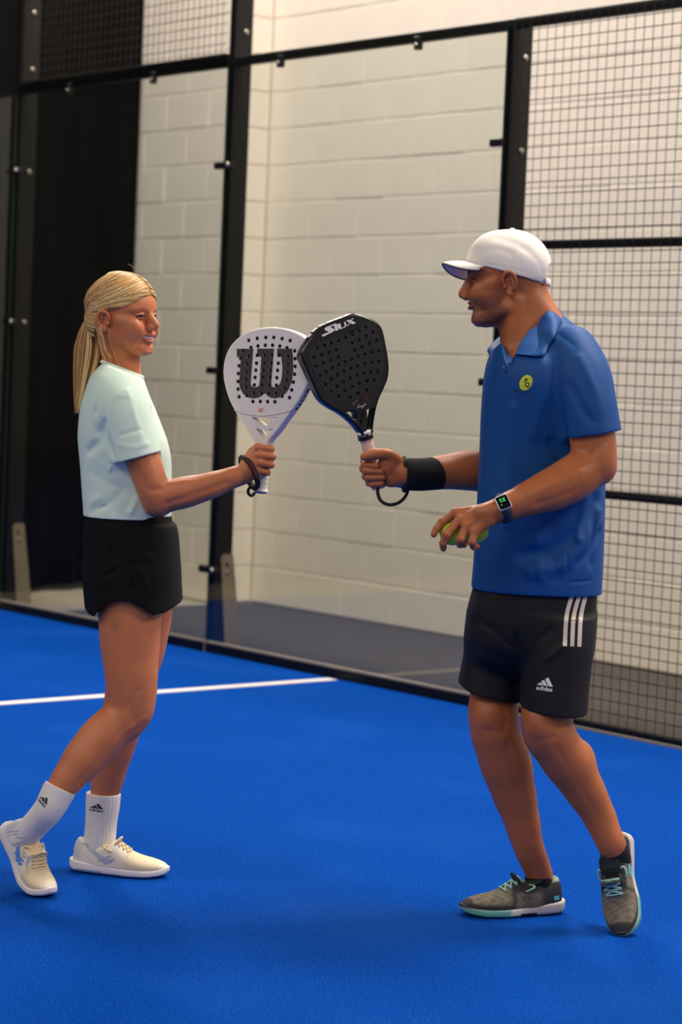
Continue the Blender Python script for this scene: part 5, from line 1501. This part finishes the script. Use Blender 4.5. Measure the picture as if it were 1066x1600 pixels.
# ---- near (left) arm, the hand holding two balls
na = Field()
na.chain([N(914, 610, -.17), N(922, 660, -.195), N(928, 700, -.205), N(930, 728, -.21)], [.052, .055, .0535, .050], .02)
na.ell(N(942, 734, -.205), (.028, .030, .028), .022)
na.chain([N(926, 724, -.21), N(895, 748, -.235), N(860, 766, -.255), N(828, 778, -.268), N(803, 788, -.278), N(785, 795, -.285)], [.050, .0545, .0500, .0405, .0330, .0305], .02)
na.crease([N(945, 690, -.26), N(915, 720, -.27), N(880, 740, -.29)], .010, .0032)
na.crease([N(935, 738, -.255), N(890, 768, -.29), N(840, 786, -.305)], .010, .0030)
na.crease([N(905, 735, -.285), N(865, 757, -.30), N(825, 772, -.30)], .011, -.0024)
nd = DM - .285
def K(px, py, o): return Vw(px, py, nd + o)
na.chain([K(800, 789, .005), K(776, 799, .0), K(756, 806, -.002)], [.0325, .031, .030], .015, flat=((0, .5, 1), .82))
kn = [K(713, 801, .022), K(719, 812, .004), K(729, 822, -.012), K(742, 831, -.022)]
for q, p0 in zip(kn, (K(762, 796, .018), K(760, 801, .006), K(761, 807, -.006), K(763, 813, -.014))):
    na.cap(p0, q, .017, .0112, .012); na.ell(q, .0112, .006)
for q in kn[:3]: na.crease([lerp(q, K(765, 800, 0), .15) - A(0, .012, 0), lerp(q, K(765, 800, 0), .8) - A(0, .016, -.004)], .0022, -.0012)
fing = [([(713, 801, .022), (692, 815, .024), (683, 826, .020), (678, 835, .016)], .0106), ([(719, 812, .004), (698, 836, -.010), (692.5, 849, -.006), (693, 857, .002)], .0108),
        ([(729, 822, -.012), (720, 843, -.026), (719, 850.5, -.012), (726, 851, .004)], .0106), ([(742, 831, -.022), (737.5, 847, -.034), (740, 854, -.022), (746, 854, -.004)], .0098)]
for P_, r_ in fing:
    q = [K(*p) for p in P_]
    na.cap(q[0], q[1], r_ * 1.08, r_, .006); na.ell(q[1], r_ * 1.07, .003); na.cap(q[1], q[2], r_, r_ * .9, .003); na.cap(q[2], q[3], r_ * .9, r_ * .78, .003)
na.chain([K(764, 808, .022), K(748, 828, .060), K(728, 842, .094), K(712, 842, .104)], [.0165, .0135, .0115, .0095], .009)
add_skin(na, .0022)
# ---- shoes
M['m_upper'] = mat('dark_mesh_upper', srgb(50, 50, 50), .8, attr='tone', bump=(900, .7, .0014)); M['m_sole'] = mat('two_tone_sole', srgb(214, 204, 192), .55, attr='tone')
M['mint'] = mat('mint_lace', srgb(150, 196, 182), .75); M['mint_pad'] = mat('mint_collar_lining', srgb(146, 182, 162), .85); M['cyan_print'] = mat('cyan_print', srgb(110, 200, 206), .5)
M['dark_tongue'] = mat('black_tongue', srgb(36, 37, 38), .8, bump=(700, .3, .001)); M['low_sock'] = mat('black_ankle_sock', srgb(18, 18, 20), .9)
def tone_mshoe(V, side):
    C = np.tile(np.array(srgb(46, 46, 45)[:3]), (len(V), 1))
    ns = np.sin(V[:, 0] * 190 + 3 * np.sin(V[:, 2] * 160)) * np.sin(V[:, 1] * 170 + V[:, 0] * 120) * .5 + .5
    mesh_ = smooth01(V[:, 0], .150, .168) * (1 - smooth01(V[:, 0], .252, .262)) * smooth01(V[:, 2], .030, .040)
    quarter = (smooth01(V[:, 0], .060, .085) * (1 - smooth01(V[:, 0], .14, .155)) * (1 - smooth01(V[:, 2], .058, .070)))
    w = np.clip(np.maximum(mesh_, quarter * .9), 0, 1)
    C = tint(C, w * (.45 + .5 * ns), srgb(138, 126, 106))
    C = tint(C, smooth01(V[:, 2], .082, .090) * (1 - smooth01(V[:, 0], .094, .104)), srgb(146, 182, 162))
    return C
def tone_msole(V, side):
    C = np.tile(np.array(srgb(214, 203, 190)[:3]), (len(V), 1))
    C = tint(C, smooth01(V[:, 0], .155, .17) * (1 - smooth01(V[:, 2], .020, .026)), srgb(98, 168, 156))
    C = tint(C, smooth01(V[:, 0], .15, .165) * smooth01(V[:, 2], .021, .026), srgb(44, 44, 44))
    C = tint(C, (1 - smooth01(V[:, 2], .004, .007)) * (V[:, 0] < .16), srgb(110, 176, 164))
    C = tint(C, ((V[:, 0] > .085) & (V[:, 0] < .135) & (V[:, 2] < .012)) * 1.0, srgb(40, 40, 42))
    return C
ST_M = dict(ST_W); ST_M.update(m_upper=M['m_upper'], m_sole=M['m_sole'], tone=tone_mshoe, sole_tone=tone_msole)
k2 = 1.04
y_r = math.radians(198)
MR = shoe_matrix(floorpt(876, 1424) , y_r, 0, k2)
mr = Shoe(man, ST_M, MR, -1, 0, label='dark grey sports shoe flat on the turf with mint laces')
tongue(mr, M['dark_tongue'], up=.024, w=.024); mr.laces([.112, .127, .142, .157, .172], .022, M['mint'], r=.0027)
y_l = math.radians(-102)
tip_ = floorpt(978, 1461)
ML = np.array(Matrix.Translation(Vector(tip_ + A(0, 0, .0))) @ Matrix.Rotation(y_l, 4, 'Z') @ Matrix.Rotation(math.radians(40), 4, 'Y') @ Matrix.Rotation(math.radians(20), 4, 'X') @ Matrix.Scale(k2, 4) @ Matrix.Translation((-.268, 0, -.004)))
ml_ = Shoe(man, ST_M, ML, 1, math.radians(30), label='dark grey sports shoe standing on its toe with mint laces')
tongue(ml_, M['dark_tongue'], up=.022, w=.024); ml_.laces([.108, .124, .140, .156, .172], .023, M['mint'], r=.0029)
bars = [[(.085, .030), (.118, .030), (.112, .038), (.082, .038)], [(.083, .041), (.111, .041), (.104, .049), (.080, .049)]]
for sh_ in (mr, ml_):
    for sg_ in (-1, 1): sh_.ribbon('side_bars', bars if sh_ is ml_ else [[(.020, .040), (.036, .040), (.038, .050), (.022, .052)]], sg_, M['cyan_print'])
ar, al = ankle(mr), ml_.out(np.array([[.066, 0, .040], [.038, 0, .082]])).astype(float)
for sh_, a_ in ((mr, ar), (ml_, al)):
    f = Field(); q = sh_.out(np.array([[.064, 0, .045], [.066, 0, .080], [.067, 0, .098]] if sh_ is mr else [[.066, 0, .040], [.050, 0, .065], [.040, 0, .082]])).astype(float); f.chain(q, [.030, .0335, .0335], .01)
    ax_ = q[2] - q[1]; f.cut(q[2], ax_); man.part('ankle_sock', f.mesh(.002), M['low_sock'])

# ---- torso core and legs
tm_ = Field()
tm_.stack([(N(0, y)[2] + (N((a_ + b_) / 2, y)[2] - N(0, y)[2]), N((a_ + b_) / 2, y)[0], DM, (b_ - a_) / 2 * km, (b_ - a_) / 2 * km, ry) for y, a_, b_, ry in
           ((575, 800, 905, .11), (640, 775, 925, .14), (720, 768, 928, .14), (820, 764, 926, .135), (900, 762, 922, .14), (950, 765, 915, .14), (985, 780, 905, .12))], 0)
add_skin(tm_, .008)
gm = Field()
gm.chain([N(795, 960, .06), N(780, 1040, .03), N(772, 1085, .012), N(771, 1118, .0), N(775, 1150, -.005)], [.078, .058, .0585, .0620, .0595], .02)
gm.ell(N(763, 1122, -.035), (.034, .034, .042), .02)
gm.chain([N(775, 1150, -.005), N(789, 1190, .01), N(802, 1235, .02), N(815, 1280, .022), N(825, 1320, .02), ar[1], ar[0]], [.059, .0645, .056, .0455, .0385, .0345, .027], .02)
gm.ell(N(806, 1205, .02), (.036, .045, .065), .02)
gm.chain([N(872, 960, -.07), N(864, 1040, -.10), N(859, 1090, -.112), N(854, 1125, -.128), N(858, 1150, -.135)], [.080, .060, .0600, .0625, .059], .02)
gm.ell(N(843, 1132, -.17), (.036, .034, .044), .02)
gm.chain([N(858, 1148, -.135), N(884, 1186, -.115), N(910, 1228, -.10), N(934, 1270, -.095), lerp(N(934, 1270, -.095), al[1], .5), al[1], al[0]], [.0585, .0605, .051, .041, .0360, .034, .028], .02)
gm.ell(N(906, 1190, -.09), (.040, .045, .055), .02)
gm.crease([N(750, 1140, -.07), N(790, 1145, -.07)], .008, .0016); gm.crease([N(835, 1158, -.19), N(865, 1152, -.20)], .008, .0016)
gm.crease([N(792, 1165, -.06), N(812, 1235, -.035), N(828, 1310, -.015)], .012, .0028)
gm.crease([N(765, 1160, -.06), N(785, 1225, -.03), N(803, 1290, -.01)], .010, -.0018)
gm.crease([N(868, 1165, -.19), N(905, 1225, -.15), N(940, 1285, -.125)], .011, .0028)
gm.crease([N(752, 1100, -.06), N(748, 1122, -.06), N(756, 1143, -.06)], .006, .0022)
gm.crease([N(786, 1100, -.06), N(792, 1122, -.06), N(784, 1145, -.06)], .008, .0024)
gm.crease([N(868, 1112, -.19), N(872, 1135, -.19), N(862, 1156, -.19)], .008, .0026)
add_skin(gm, .0035)
body2 = man.part('body', merge(body_m), M['skin_m'], np.concatenate(cols_m))

# ---- polo shirt
po = Field()
def mrow(y, xl, xr, ry, dd=0.0, split=.5):
    c = N(xl + (xr - xl) * split, y, dd); return (c[2], c[0], DM + dd, (xr - xl) * (1 - split) * km, (xr - xl) * split * km, ry)
po.stack([mrow(488, 848, 876, .030), mrow(502, 828, 893, .060), mrow(520, 800, 910, .098), mrow(545, 773, 928, .152), mrow(572, 761, 940, .195), mrow(600, 756, 945, .205), mrow(650, 752, 945, .195), mrow(700, 750, 945, .185), mrow(760, 747, 945, .180),
          mrow(820, 744, 944, .180), mrow(880, 740, 942, .182), mrow(915, 737, 940, .184), mrow(935, 736, 940, .184)], 0, n=2.35)
es, ee = N(892, 684, -.21), N(963, 673, -.21)
sl = Field(); sl.chain([N(893, 548, -.12), N(910, 590, -.165), N(919, 630, -.19), N(926, 670, -.20), N(931, 700, -.205)], [.066, .070, .067, .0665, .0665], .02)
sa = N(931, 700, -.205) - N(919, 630, -.19); en = np.cross(ee - es, A(0, 1, 0)); en /= np.linalg.norm(en); en = en * (1 if en @ sa > 0 else -1)
sl.cut(lerp(es, ee, .5), en); sl.chain([N(932, 710, -.205), N(927, 678, -.20), N(924, 664, -.197)], [.057, .056, .040], .003, 's')
po.sub(sl, .026)
sr = Field(); sr.chain([N(820, 560, .12), N(808, 600, .19), N(804, 660, .22), N(806, 690, .225)], [.066, .068, .064, .064], .02); sr.cut(N(804, 675, .22), (0, 0, -1)); po.sub(sr, .026)
FD = [  # folds: (points, radius, depth)
    ([(868, 560, -.20), (866, 600, -.215), (872, 640, -.215), (888, 680, -.21)], .011, .010),
    ([(862, 690, -.18), (880, 720, -.18), (890, 760, -.18)], .014, .006), ([(850, 545, -.18), (838, 600, -.205), (835, 680, -.19)], .016, -.003),
    ([(783, 600, -.17), (776, 660, -.16), (770, 740, -.15), (764, 860, -.15)], .016, .005), ([(800, 640, -.18), (796, 720, -.17), (790, 820, -.17)], .018, -.004),
    ([(930, 780, -.13), (905, 830, -.17), (860, 862, -.18), (815, 868, -.18)], .018, .007), ([(936, 800, -.12), (915, 850, -.16), (880, 886, -.18), (830, 894, -.18)], .016, -.006),
    ([(938, 740, -.12), (930, 800, -.14), (926, 880, -.14)], .012, .006), ([(928, 730, -.14), (915, 790, -.16), (905, 840, -.17)], .013, -.006), ([(905, 880, -.17), (925, 860, -.14), (936, 830, -.10)], .010, .005),
    ([(905, 560, -.22), (925, 600, -.25), (938, 650, -.25)], .012, -.003), ([(890, 600, -.24), (905, 630, -.26), (925, 660, -.26)], .011, .004), ([(870, 520, -.15), (895, 540, -.19), (915, 570, -.21)], .008, .002),
    ([(820, 560, -.18), (806, 580, -.19), (785, 632, -.17), (782, 640, -.17)], .0045, .0040), ([(848, 800, -.19), (838, 850, -.19), (845, 905, -.19)], .014, -.004), ([(870, 800, -.19), (860, 850, -.19), (872, 905, -.19)], .012, .004),
    ([(885, 700, -.19), (888, 800, -.18), (886, 915, -.18)], .004, .0025), ([(742, 903, -.12), (800, 909, -.19), (880, 911, -.19), (938, 906, -.12)], .0035, .0022)]
for p, r_, a_ in FD: po.crease([N(*q) for q in p], r_, a_ * 1.45)
po.cut(N(838, 921), (0.0, 0, -1.0))
po.chain([N(806, 505, 0), N(815, 530, 0), N(822, 560, 0)], [.075, .067, .060], .006, 's')
po.cap(N(808, 530, -.06), N(797, 563, -.15), .040, .010, .005, 's'); po.cap(N(797, 563, -.15), N(796, 566, -.22), .010, .010, .005, 's')
po.stack([mrow(896, 746, 932, .175), mrow(945, 745, 932, .176)], .003, 's', n=2.35)
VP = po.mesh(.0033, N(715, 945, -.30), N(985, 470, .31))
polo = man.part('polo_shirt', VP, M['polo']); pbvh = surf_bvh(*VP)

# collar: a folded sheet round the neck opening
def sheet(person, name, rowsA, rowsB, m, parent, th=.0028, mid=None, sub=6, nv=6):
    P, Q = spline(rowsA, sub), spline(rowsB, sub); n_ = len(P); V = []; F_ = []
    Mm = spline(mid, sub) if mid is not None else None
    for i in range(n_):
        for j in range(nv):
            t = j / (nv - 1)
            if Mm is None: V.append(P[i] * (1 - t) + Q[i] * t)
            else: V.append(P[i] * (1 - t) ** 2 + 2 * t * (1 - t) * Mm[i] + Q[i] * t * t)
    for i in range(n_ - 1):
        for j in range(nv - 1): F_.append((i * nv + j, (i + 1) * nv + j, (i + 1) * nv + j + 1, i * nv + j + 1))
    o = person.part(name, (np.array(V, np.float32), np.array(F_)), m, parent=parent); md = o.modifiers.new('thickness', 'SOLIDIFY'); md.thickness = th; md.offset = 0; return o
nbv = surf_bvh(*body_m[0])
def onto(bvh, px, py, off, dmin=None, d0=-.5):
    p = N(px, py, d0); ray = p - A(0, 0, CAM_POS[2]); ray /= np.linalg.norm(ray); q = hit(bvh, p, ray, off)
    return q if q is not None else N(px, py, dmin if dmin is not None else -.1)
up_ = [N(866, 479, .055), onto(nbv, 853, 488, .006, -.03), onto(nbv, 842, 505, .007), onto(nbv, 829, 526, .008), onto(nbv, 816, 545, .008), onto(nbv, 802, 560, .010)]
lw_ = [N(882, 497, .07), onto(pbvh, 878, 505, .008, -.05), onto(pbvh, 868, 523, .009), onto(pbvh, 857, 541, .010), onto(pbvh, 846, 556, .012), onto(pbvh, 806, 553, .016)]
mid_ = [lerp(p, q, .35) + A(.004, -.016, .010) for p, q in zip(up_, lw_)]
sheet(man, 'collar', up_, lw_, M['polo'], polo, mid=mid_)
sheet(man, 'collar', [N(866, 480, .055), N(838, 488, .085), N(806, 512, .085), N(788, 535, .050), onto(nbv, 790, 552, .006, -.02), onto(nbv, 796, 566, .010, -.09)],
      [N(880, 495, .07), N(842, 503, .125), N(795, 522, .125), N(767, 541, .060), N(764, 553, .005), onto(pbvh, 789, 580, .012, -.12)], M['polo'], polo,
      mid=[N(876, 480, .07), N(840, 484, .115), N(798, 508, .115), N(772, 530, .070), N(770, 543, -.01), onto(pbvh, 784, 570, .020, -.12)])
def disc(person, px, py, d0, r, m, name, parent, bvh):
    p = Vw(px, py, d0); ray = p - A(0, 0, CAM_POS[2]); ray /= np.linalg.norm(ray)
    h_ = hit(bvh, p - ray * .3, ray, 0); return person.mb(name, MB().lathe([(r, 0), (r, .0015), (r * .7, .0025), (0, .0018)], h_, -ray, 14), m, parent)
disc(man, 796.5, 569, DM - .1, .0055, M['polo'], 'button', polo, pbvh)
# chest emblem
def vray(px, py, d): return Vw(px, py, d)
M['lime'] = mat('lime_print', srgb(206, 214, 52), .6)
ang = np.linspace(0, 2 * np.pi, 28, endpoint=False)
ell_p = [(9.6 * math.cos(t) + 2.2 * math.sin(t), 11.8 * math.sin(t)) for t in ang]
o_ = N(822, 598, -.26); ux, uy = A(1, 0, 0) * km, A(0, 0, 1) * km; vd = o_ - A(0, 0, CAM_POS[2])
def onpolo(name, items, m, px, py, off=.001, sub=1, ux=ux, uy=uy, par=None, bvh=None, d=-.26, person=man):
    o2 = N(px, py, d); me = decal_mesh(name, items, o2, ux, uy, bvh or pbvh, o2 - A(0, 0, CAM_POS[2]), off, sub); me.transform(Matrix.Translation(-Vector(person.base))); return link(name, me, m, par or polo)
em = onpolo('emblem', [poly2d(ell_p)], M['lime'], 822, 598, .0010, 2)
P, T = text_polys('P', .15); onpolo('emblem_letter', [(P * A(9.5, 9.5), T)], M['ink'], 821.5, 594.5, .0018, 0)
P, T = text_polys('Q', .15); onpolo('emblem_letter', [(P * A(9.5, 9.5), T)], M['ink'], 823.5, 601.5, .0018, 0)
M['faded'] = mat('faded_dark_print', srgb(40, 40, 66), .7)
mk = []
x = -15.0
for w in (2.2, 1.8, 2.0, 1.6, 0, 1.8, 2.0, 0, 2.2, 1.8, 2.0, 1.8):
    if w: mk.append(poly2d([(x, -x * .17 - 1.1), (x + w, -(x + w) * .17 - 1.1), (x + w, -(x + w) * .17 + 1.1), (x, -x * .17 + 1.1)]))
    x += (w or 1.2) + .6
onpolo('emblem_lettering', mk, M['faded'], 818, 613, .0010, 0)

# ---- shorts
sm_ = Field()
sm_.stack([mrow(905, 746, 934, .172), mrow(930, 737, 932, .176), mrow(960, 730, 931, .180), mrow(1000, 727, 929, .172), mrow(1025, 733, 925, .145), mrow(1050, 760, 905, .09), mrow(1066, 795, 880, .03)], 0, n=2.4)
def legrow(y, xl, xr, dd, ry): return mrow(y, xl, xr, ry, dd)
sm_.stack([legrow(960, 733, 850, .045, .130), legrow(1000, 726, 832, .045, .126), legrow(1035, 722, 822, .045, .114), legrow(1070, 715, 816, .035, .110), legrow(1115, 707, 815, .025, .110)], .02, n=2.4)
sm_.stack([legrow(960, 795, 930, -.06, .125), legrow(1000, 806, 928, -.075, .122), legrow(1035, 811, 924, -.085, .118), legrow(1070, 813, 920, -.095, .114), legrow(1125, 813, 916, -.105, .114)], .02, n=2.4)
hx = [N(x, 1080)[0] for x in (700, 712, 735, 780, 806, 813)]; hz = [N(x, y)[2] for x, y in ((700, 1058), (712, 1066), (735, 1079), (780, 1090), (806, 1096), (813, 1096))]
gx = [N(x, 1080)[0] for x in (806, 815, 850, 880, 918, 925)]; gz = [N(x, y)[2] for x, y in ((806, 1093), (815, 1094), (850, 1100), (880, 1104), (918, 1104), (925, 1103))]
mid_x = N(813.5, 1090)[0]
sm_.func(lambda X, Y, Z: np.where((Y > DM - .03) & (X < mid_x + .02), np.interp(X, hx, hz), np.where(X < mid_x - .012, np.interp(X, hx, hz), np.interp(X, gx, gz))) - Z, N(690, 1140, -.3), N(940, 1050, .3), 'x', 0)
sm_.chain([N(768, 1135, .01), N(769, 1095, .015), N(772, 1078, .02)], [.068, .068, .05], .003, 's')
sm_.chain([N(862, 1145, -.115), N(862, 1105, -.11), N(864, 1088, -.105)], [.071, .071, .05], .003, 's')
FS = [([(815, 1088, -.19), (812, 1040, -.17), (806, 990, -.16)], .010, .008), ([(735, 965, -.10), (775, 985, -.15), (800, 1010, -.16)], .010, .004), ([(726, 1000, -.08), (760, 1020, -.12), (795, 1030, -.13)], .009, .005),
      ([(722, 1035, -.07), (755, 1042, -.10), (800, 1060, -.12)], .007, .004), ([(860, 985, -.19), (835, 1010, -.20), (818, 1040, -.20)], .010, .005), ([(880, 1010, -.20), (850, 1035, -.21), (825, 1055, -.21)], .010, -.005),
      ([(740, 925, -.12), (775, 930, -.17), (850, 935, -.18)], .008, .003), ([(716, 1052, -.08), (745, 1066, -.11), (790, 1075, -.11), (812, 1080, -.1)], .003, .0022), ([(815, 1080, -.22), (850, 1086, -.23), (917, 1090, -.2)], .003, .0022),
      ([(897, 1020, -.21), (893, 1060, -.22), (892, 1104, -.22)], .003, .002), ([(800, 925, -.18), (796, 975, -.18), (808, 1030, -.17)], .008, .003)]
for p, r_, a_ in FS: sm_.crease([N(*q) for q in p], r_, a_)
VS = sm_.mesh(.0034, N(690, 1130, -.30), N(950, 900, .28))
sh_m = man.part('shorts', VS, M['dark_shorts']); sbv = surf_bvh(*VS)
M['tapeband'] = mat('pale_stripe_tape', srgb(214, 200, 186), .7, bump=(600, .3, .001))
for k, (xa, xb) in enumerate((((892, 884), (882, 891)), ((903, 895), (892, 899)), ((912, 906), (900, 906)))):
    pts = [(xa[0] + 3.5, 924), (lerp(xa[0] + 3.5, xa[1] + 1, .6), 945), (xa[1] + 1.5, 968), (xa[1] + 1.5, 1009)]
    P_ = spline([A(*p) for p in pts], 6); w = 3.2
    items = []
    for a_, b_ in zip(P_[:-1], P_[1:]): items.append((np.array([(a_[0] - w - 898, 965 - a_[1]), (a_[0] + w - 898, 965 - a_[1]), (b_[0] + w - 898, 965 - b_[1]), (b_[0] - w - 898, 965 - b_[1])]), [(0, 1, 2), (0, 2, 3)]))
    onpolo('side_stripe', items, M['tapeband'], 898, 965, .0012, 1, par=sh_m, bvh=sbv, d=-.25)
three_bars(man, sh_m, sbv, N(851.5, 1071.5, -.25), A(1, 0, -.10) * km * 12.5, A(.08, 0, 1) * km * 14.5, M['whiteink'], view=N(851.5, 1071.5, -.25) - A(0, 0, CAM_POS[2]))

# ---- cap
cf = Field(HM)
cf.ell((-.0135, 0, .050), (.1095, .0875, .0985), 0)
cf.ell((.032, 0, .064), (.062, .070, .070), .03)
cf.crease([(.10, 0, .07), (.06, 0, .14), (0, 0, .152), (-.06, 0, .135), (-.11, 0, .06)], .0022, .0010)
for s in (-1, 1):
    cf.crease([(0, 0, .150), (-.02, s * .055, .120), (-.035, s * .088, .045)], .0022, .0010)
    cf.crease([(.0, 0, .150), (.045, s * .05, .120), (.065, s * .075, .055)], .0022, .0010)
    cf.crease([(.06, s * .07, .085), (.02, s * .085, .09), (-.01, s * .088, .075)], .010, .0016)
    cf.crease([(.03, s * .06, .125), (-.02, s * .075, .105), (-.06, s * .075, .085)], .011, .0018)
    cf.crease([(-.04, s * .08, .09), (-.075, s * .065, .06), (-.09, s * .05, .03)], .010, .0015)
    cf.crease([(.06, s * .075, .052), (0, s * .09, .038), (-.06, s * .078, .022)], .0018, .0010)
capx = [-.13, -.10, -.06, -.02, .02, .05, .08, .11]; capz = [-.006, -.004, .008, .020, .033, .043, .050, .054]
cf.func(lambda X, Y, Z: np.interp(X, capx, capz) - Z, A(-.13, -.12, -.05), A(.13, .12, .20), 'x', .002)
cf.ell((-.0135, 0, .044), (.1040, .0820, .0935), .002, 's')
cf.ell((-.126, 0, .028), (.040, .046, .027), .004, 's')
cap = man.part('cap', cf.mesh(.0023), M['cap_white'])
def HMp(x, y, z): return HM[:3, :3] @ A(x, y, z) + HM[:3, 3]
man.mb('cap_button', MB().lathe([(.0075, -.001), (.007, .003), (.004, .005), (0, .0055)], HMp(-.022, 0, .1470), HM[:3, :3] @ A(-.12, 0, 1), 14), M['cap_white'], cap)
# brim: curved stiff sheet
bv, bq = [], []
nu, nw_ = 25, 12
for i in range(nu):
    a = -1.0 + 2.0 * i / (nu - 1)
    th = a * math.radians(80)
    root = A(.048 + .062 * math.cos(th), .078 * math.sin(th) / math.sin(math.radians(80)), 0)
    tipp = A(.062 + .104 * max(0, math.cos(a * math.radians(88))) ** .62, .076 * math.sin(th) / math.sin(math.radians(80)) * 1.02, 0)
    for j in range(nw_):
        t = j / (nw_ - 1); p = root * (1 - t) + tipp * t
        z = .0645 + .010 * t * (1 - abs(a)) - .020 * (abs(p[1]) / .078) ** 2.2 - .010 * t * t - (.012 * (-p[1] / .078) * t if p[1] < 0 else 0)
        bv.append(HMp(p[0], p[1], z))
for i in range(nu - 1):
    for j in range(nw_ - 1): bq.append((i * nw_ + j, (i + 1) * nw_ + j, (i + 1) * nw_ + j + 1, i * nw_ + j + 1))
brim = man.part('cap_brim', (np.array(bv, np.float32), np.array(bq)), M['cap_white'], parent=cap)
md = brim.modifiers.new('thickness', 'SOLIDIFY'); md.thickness = .0035; md.offset = 0
M['piping'] = mat('dark_cap_piping', srgb(40, 38, 42), .7)
man.mb('brim_piping', MB().tube([Vector(bv[i * nw_ + nw_ - 1]) - Vector((0, 0, .0018)) for i in range(nu)], .0016, 6), M['piping'], brim)
sp_ = [HMp(-.104, .042, .006), HMp(-.115, .022, .003), HMp(-.119, 0, .002), HMp(-.115, -.022, .003), HMp(-.104, -.042, .006)]
man.mb('cap_strap', MB().tube([Vector(p) for p in spline(sp_, 5)], .0085, 8, flat=(Vector((1, 0, 0)), .22)), M['cap_white'], cap)

# ---- wristband, watch
wa = spline([N(632, 741, .055), N(660, 741.5, .065), N(691, 738.5, .088)], 6)
mbw = MB().tube([Vector(p) for p in wa], [.0405, .0435, .0440, .0440, .0440, .0440, .0442, .0442, .0445, .0445, .0450, .0450, .0425][:len(wa)], 28)
man.mb('wristband', mbw, M['terry'])
M['watch_case'] = mat('aluminium_case', srgb(206, 204, 214), .3, metal=.8); M['watch_glass'] = mat('black_watch_glass', srgb(7, 8, 9), .1, coat=.5)
M['watch_strap'] = mat('navy_strap', srgb(20, 34, 62), .7); M['green_led'] = mat('green_digits', srgb(70, 200, 96), .5, emit=.55)
wc = K(800, 789, .004); wx = (K(820, 781, .01) - K(780, 797, 0)); wx /= np.linalg.norm(wx)          # along the forearm
fwd = A(.05, -.86, .50); fwd -= wx * (fwd @ wx); fwd /= np.linalg.norm(fwd); wy = np.cross(fwd, wx)   # fwd = watch normal
ctr = K(787, 782.5, 0) ; ray = ctr - A(0, 0, CAM_POS[2]); ray /= np.linalg.norm(ray)
axp = K(786, 794.5, .002)
ctr = axp + fwd * .0345
Mw = Matrix(((wx[0], wy[0], fwd[0], ctr[0]), (wx[1], wy[1], fwd[1], ctr[1]), (wx[2], wy[2], fwd[2], ctr[2]), (0, 0, 0, 1)))
def rrect(w, h, r, n=6): return [(sx * (w - r) + r * math.cos(a), sy * (h - r) + r * math.sin(a)) for sx, sy, a0 in ((1, 1, 0), (-1, 1, 90), (-1, -1, 180), (1, -1, 270)) for a in [math.radians(a0 + 90 * i / n) for i in range(n + 1)]]
def wpart(name, me, m, parent=None):
    me.transform(Mw); me.transform(Matrix.Translation(-Vector(man.base))); return link(name, me, m, parent or man.root)
watch = wpart('wristwatch', curve_mesh('wristwatch', [rrect(.0175, .0205, .006)], .005, .0022), M['watch_case']); watch['label'] = 'square smart watch with silver case and green digits'
mb_ = MB(); mb_.prism(rrect(.0152, .0182, .005), 'z', .0045, .0058); wpart('watch_screen', mb_.mesh('watch_screen'), M['watch_glass'], watch)
P, T = text_polys('32', 0, 1.12); P = -P * A(.0150, .0135); P[:, 1] += .0058; P[:, 0] += .0005
wpart('watch_digits', Racket.flat(br, [(P, T)], .0062), M['green_led'], watch)
wpart('watch_digits', Racket.flat(br, [poly2d([(x * .0016 - .007, y * .0016 - .006) for x, y in circle((0, 0), 1, 8)])], .0062), M['green_led'], watch)
lp = [axp + (fwd * math.cos(t) * .0375 + wy * math.sin(t) * .0375) for t in np.linspace(.42, 2 * math.pi - .42, 30)]
wv, wq = [], []
for i, p in enumerate(lp):
    o3 = (p - axp); o3 /= np.linalg.norm(o3)
    for a_, b_ in ((-.0115, -.0012), (.0115, -.0012), (.0115, .0016), (-.0115, .0016)): wv.append(p + wx * a_ + o3 * b_)
for i in range(len(lp) - 1):
    for j in range(4): wq.append((i * 4 + j, (i + 1) * 4 + j, (i + 1) * 4 + (j + 1) % 4, i * 4 + (j + 1) % 4))
man.part('watch_strap', (np.array(wv, np.float32), np.array(wq)), M['watch_strap'], parent=watch)

# ---- the two balls in his left hand
M['felt'] = mat('yellow_felt', srgb(214, 242, 44), .9, bump=(700, .9, .003), sheen=.2); M['seam'] = mat('ball_seam', srgb(226, 232, 190), .8)
def ball(c, label, rot):
    w = FRAME @ Vector(c)
    me = MB(); bmesh.ops.create_icosphere(me.bm, subdivisions=4, radius=.0325)
    for f in me.bm.faces: f.smooth = True
    o = me.build('tennis_ball', M['felt']); o.location = w; o.rotation_euler = rot; tag(o, label, 'ball', 'balls held in the hand')
    pts = []
    for t in np.linspace(0, 2 * np.pi, 60, endpoint=False):
        a = A(math.cos(t) + .44 * math.cos(3 * t) * .5, math.sin(t) - .44 * math.sin(3 * t) * .5, .9 * math.sin(2 * t)); pts.append(Vector(a / np.linalg.norm(a) * .0324))
    MB().tube(pts, .0013, 6, closed=True).build('seam', M['seam'], o)
ball(K(706.5, 832, .038), 'yellow ball under the index and middle fingers, nearer the fingertips', (.4, .3, .2))
ball(K(744, 829, .062), 'yellow ball in the palm, half hidden behind the little finger', (1.2, .5, 2.2))
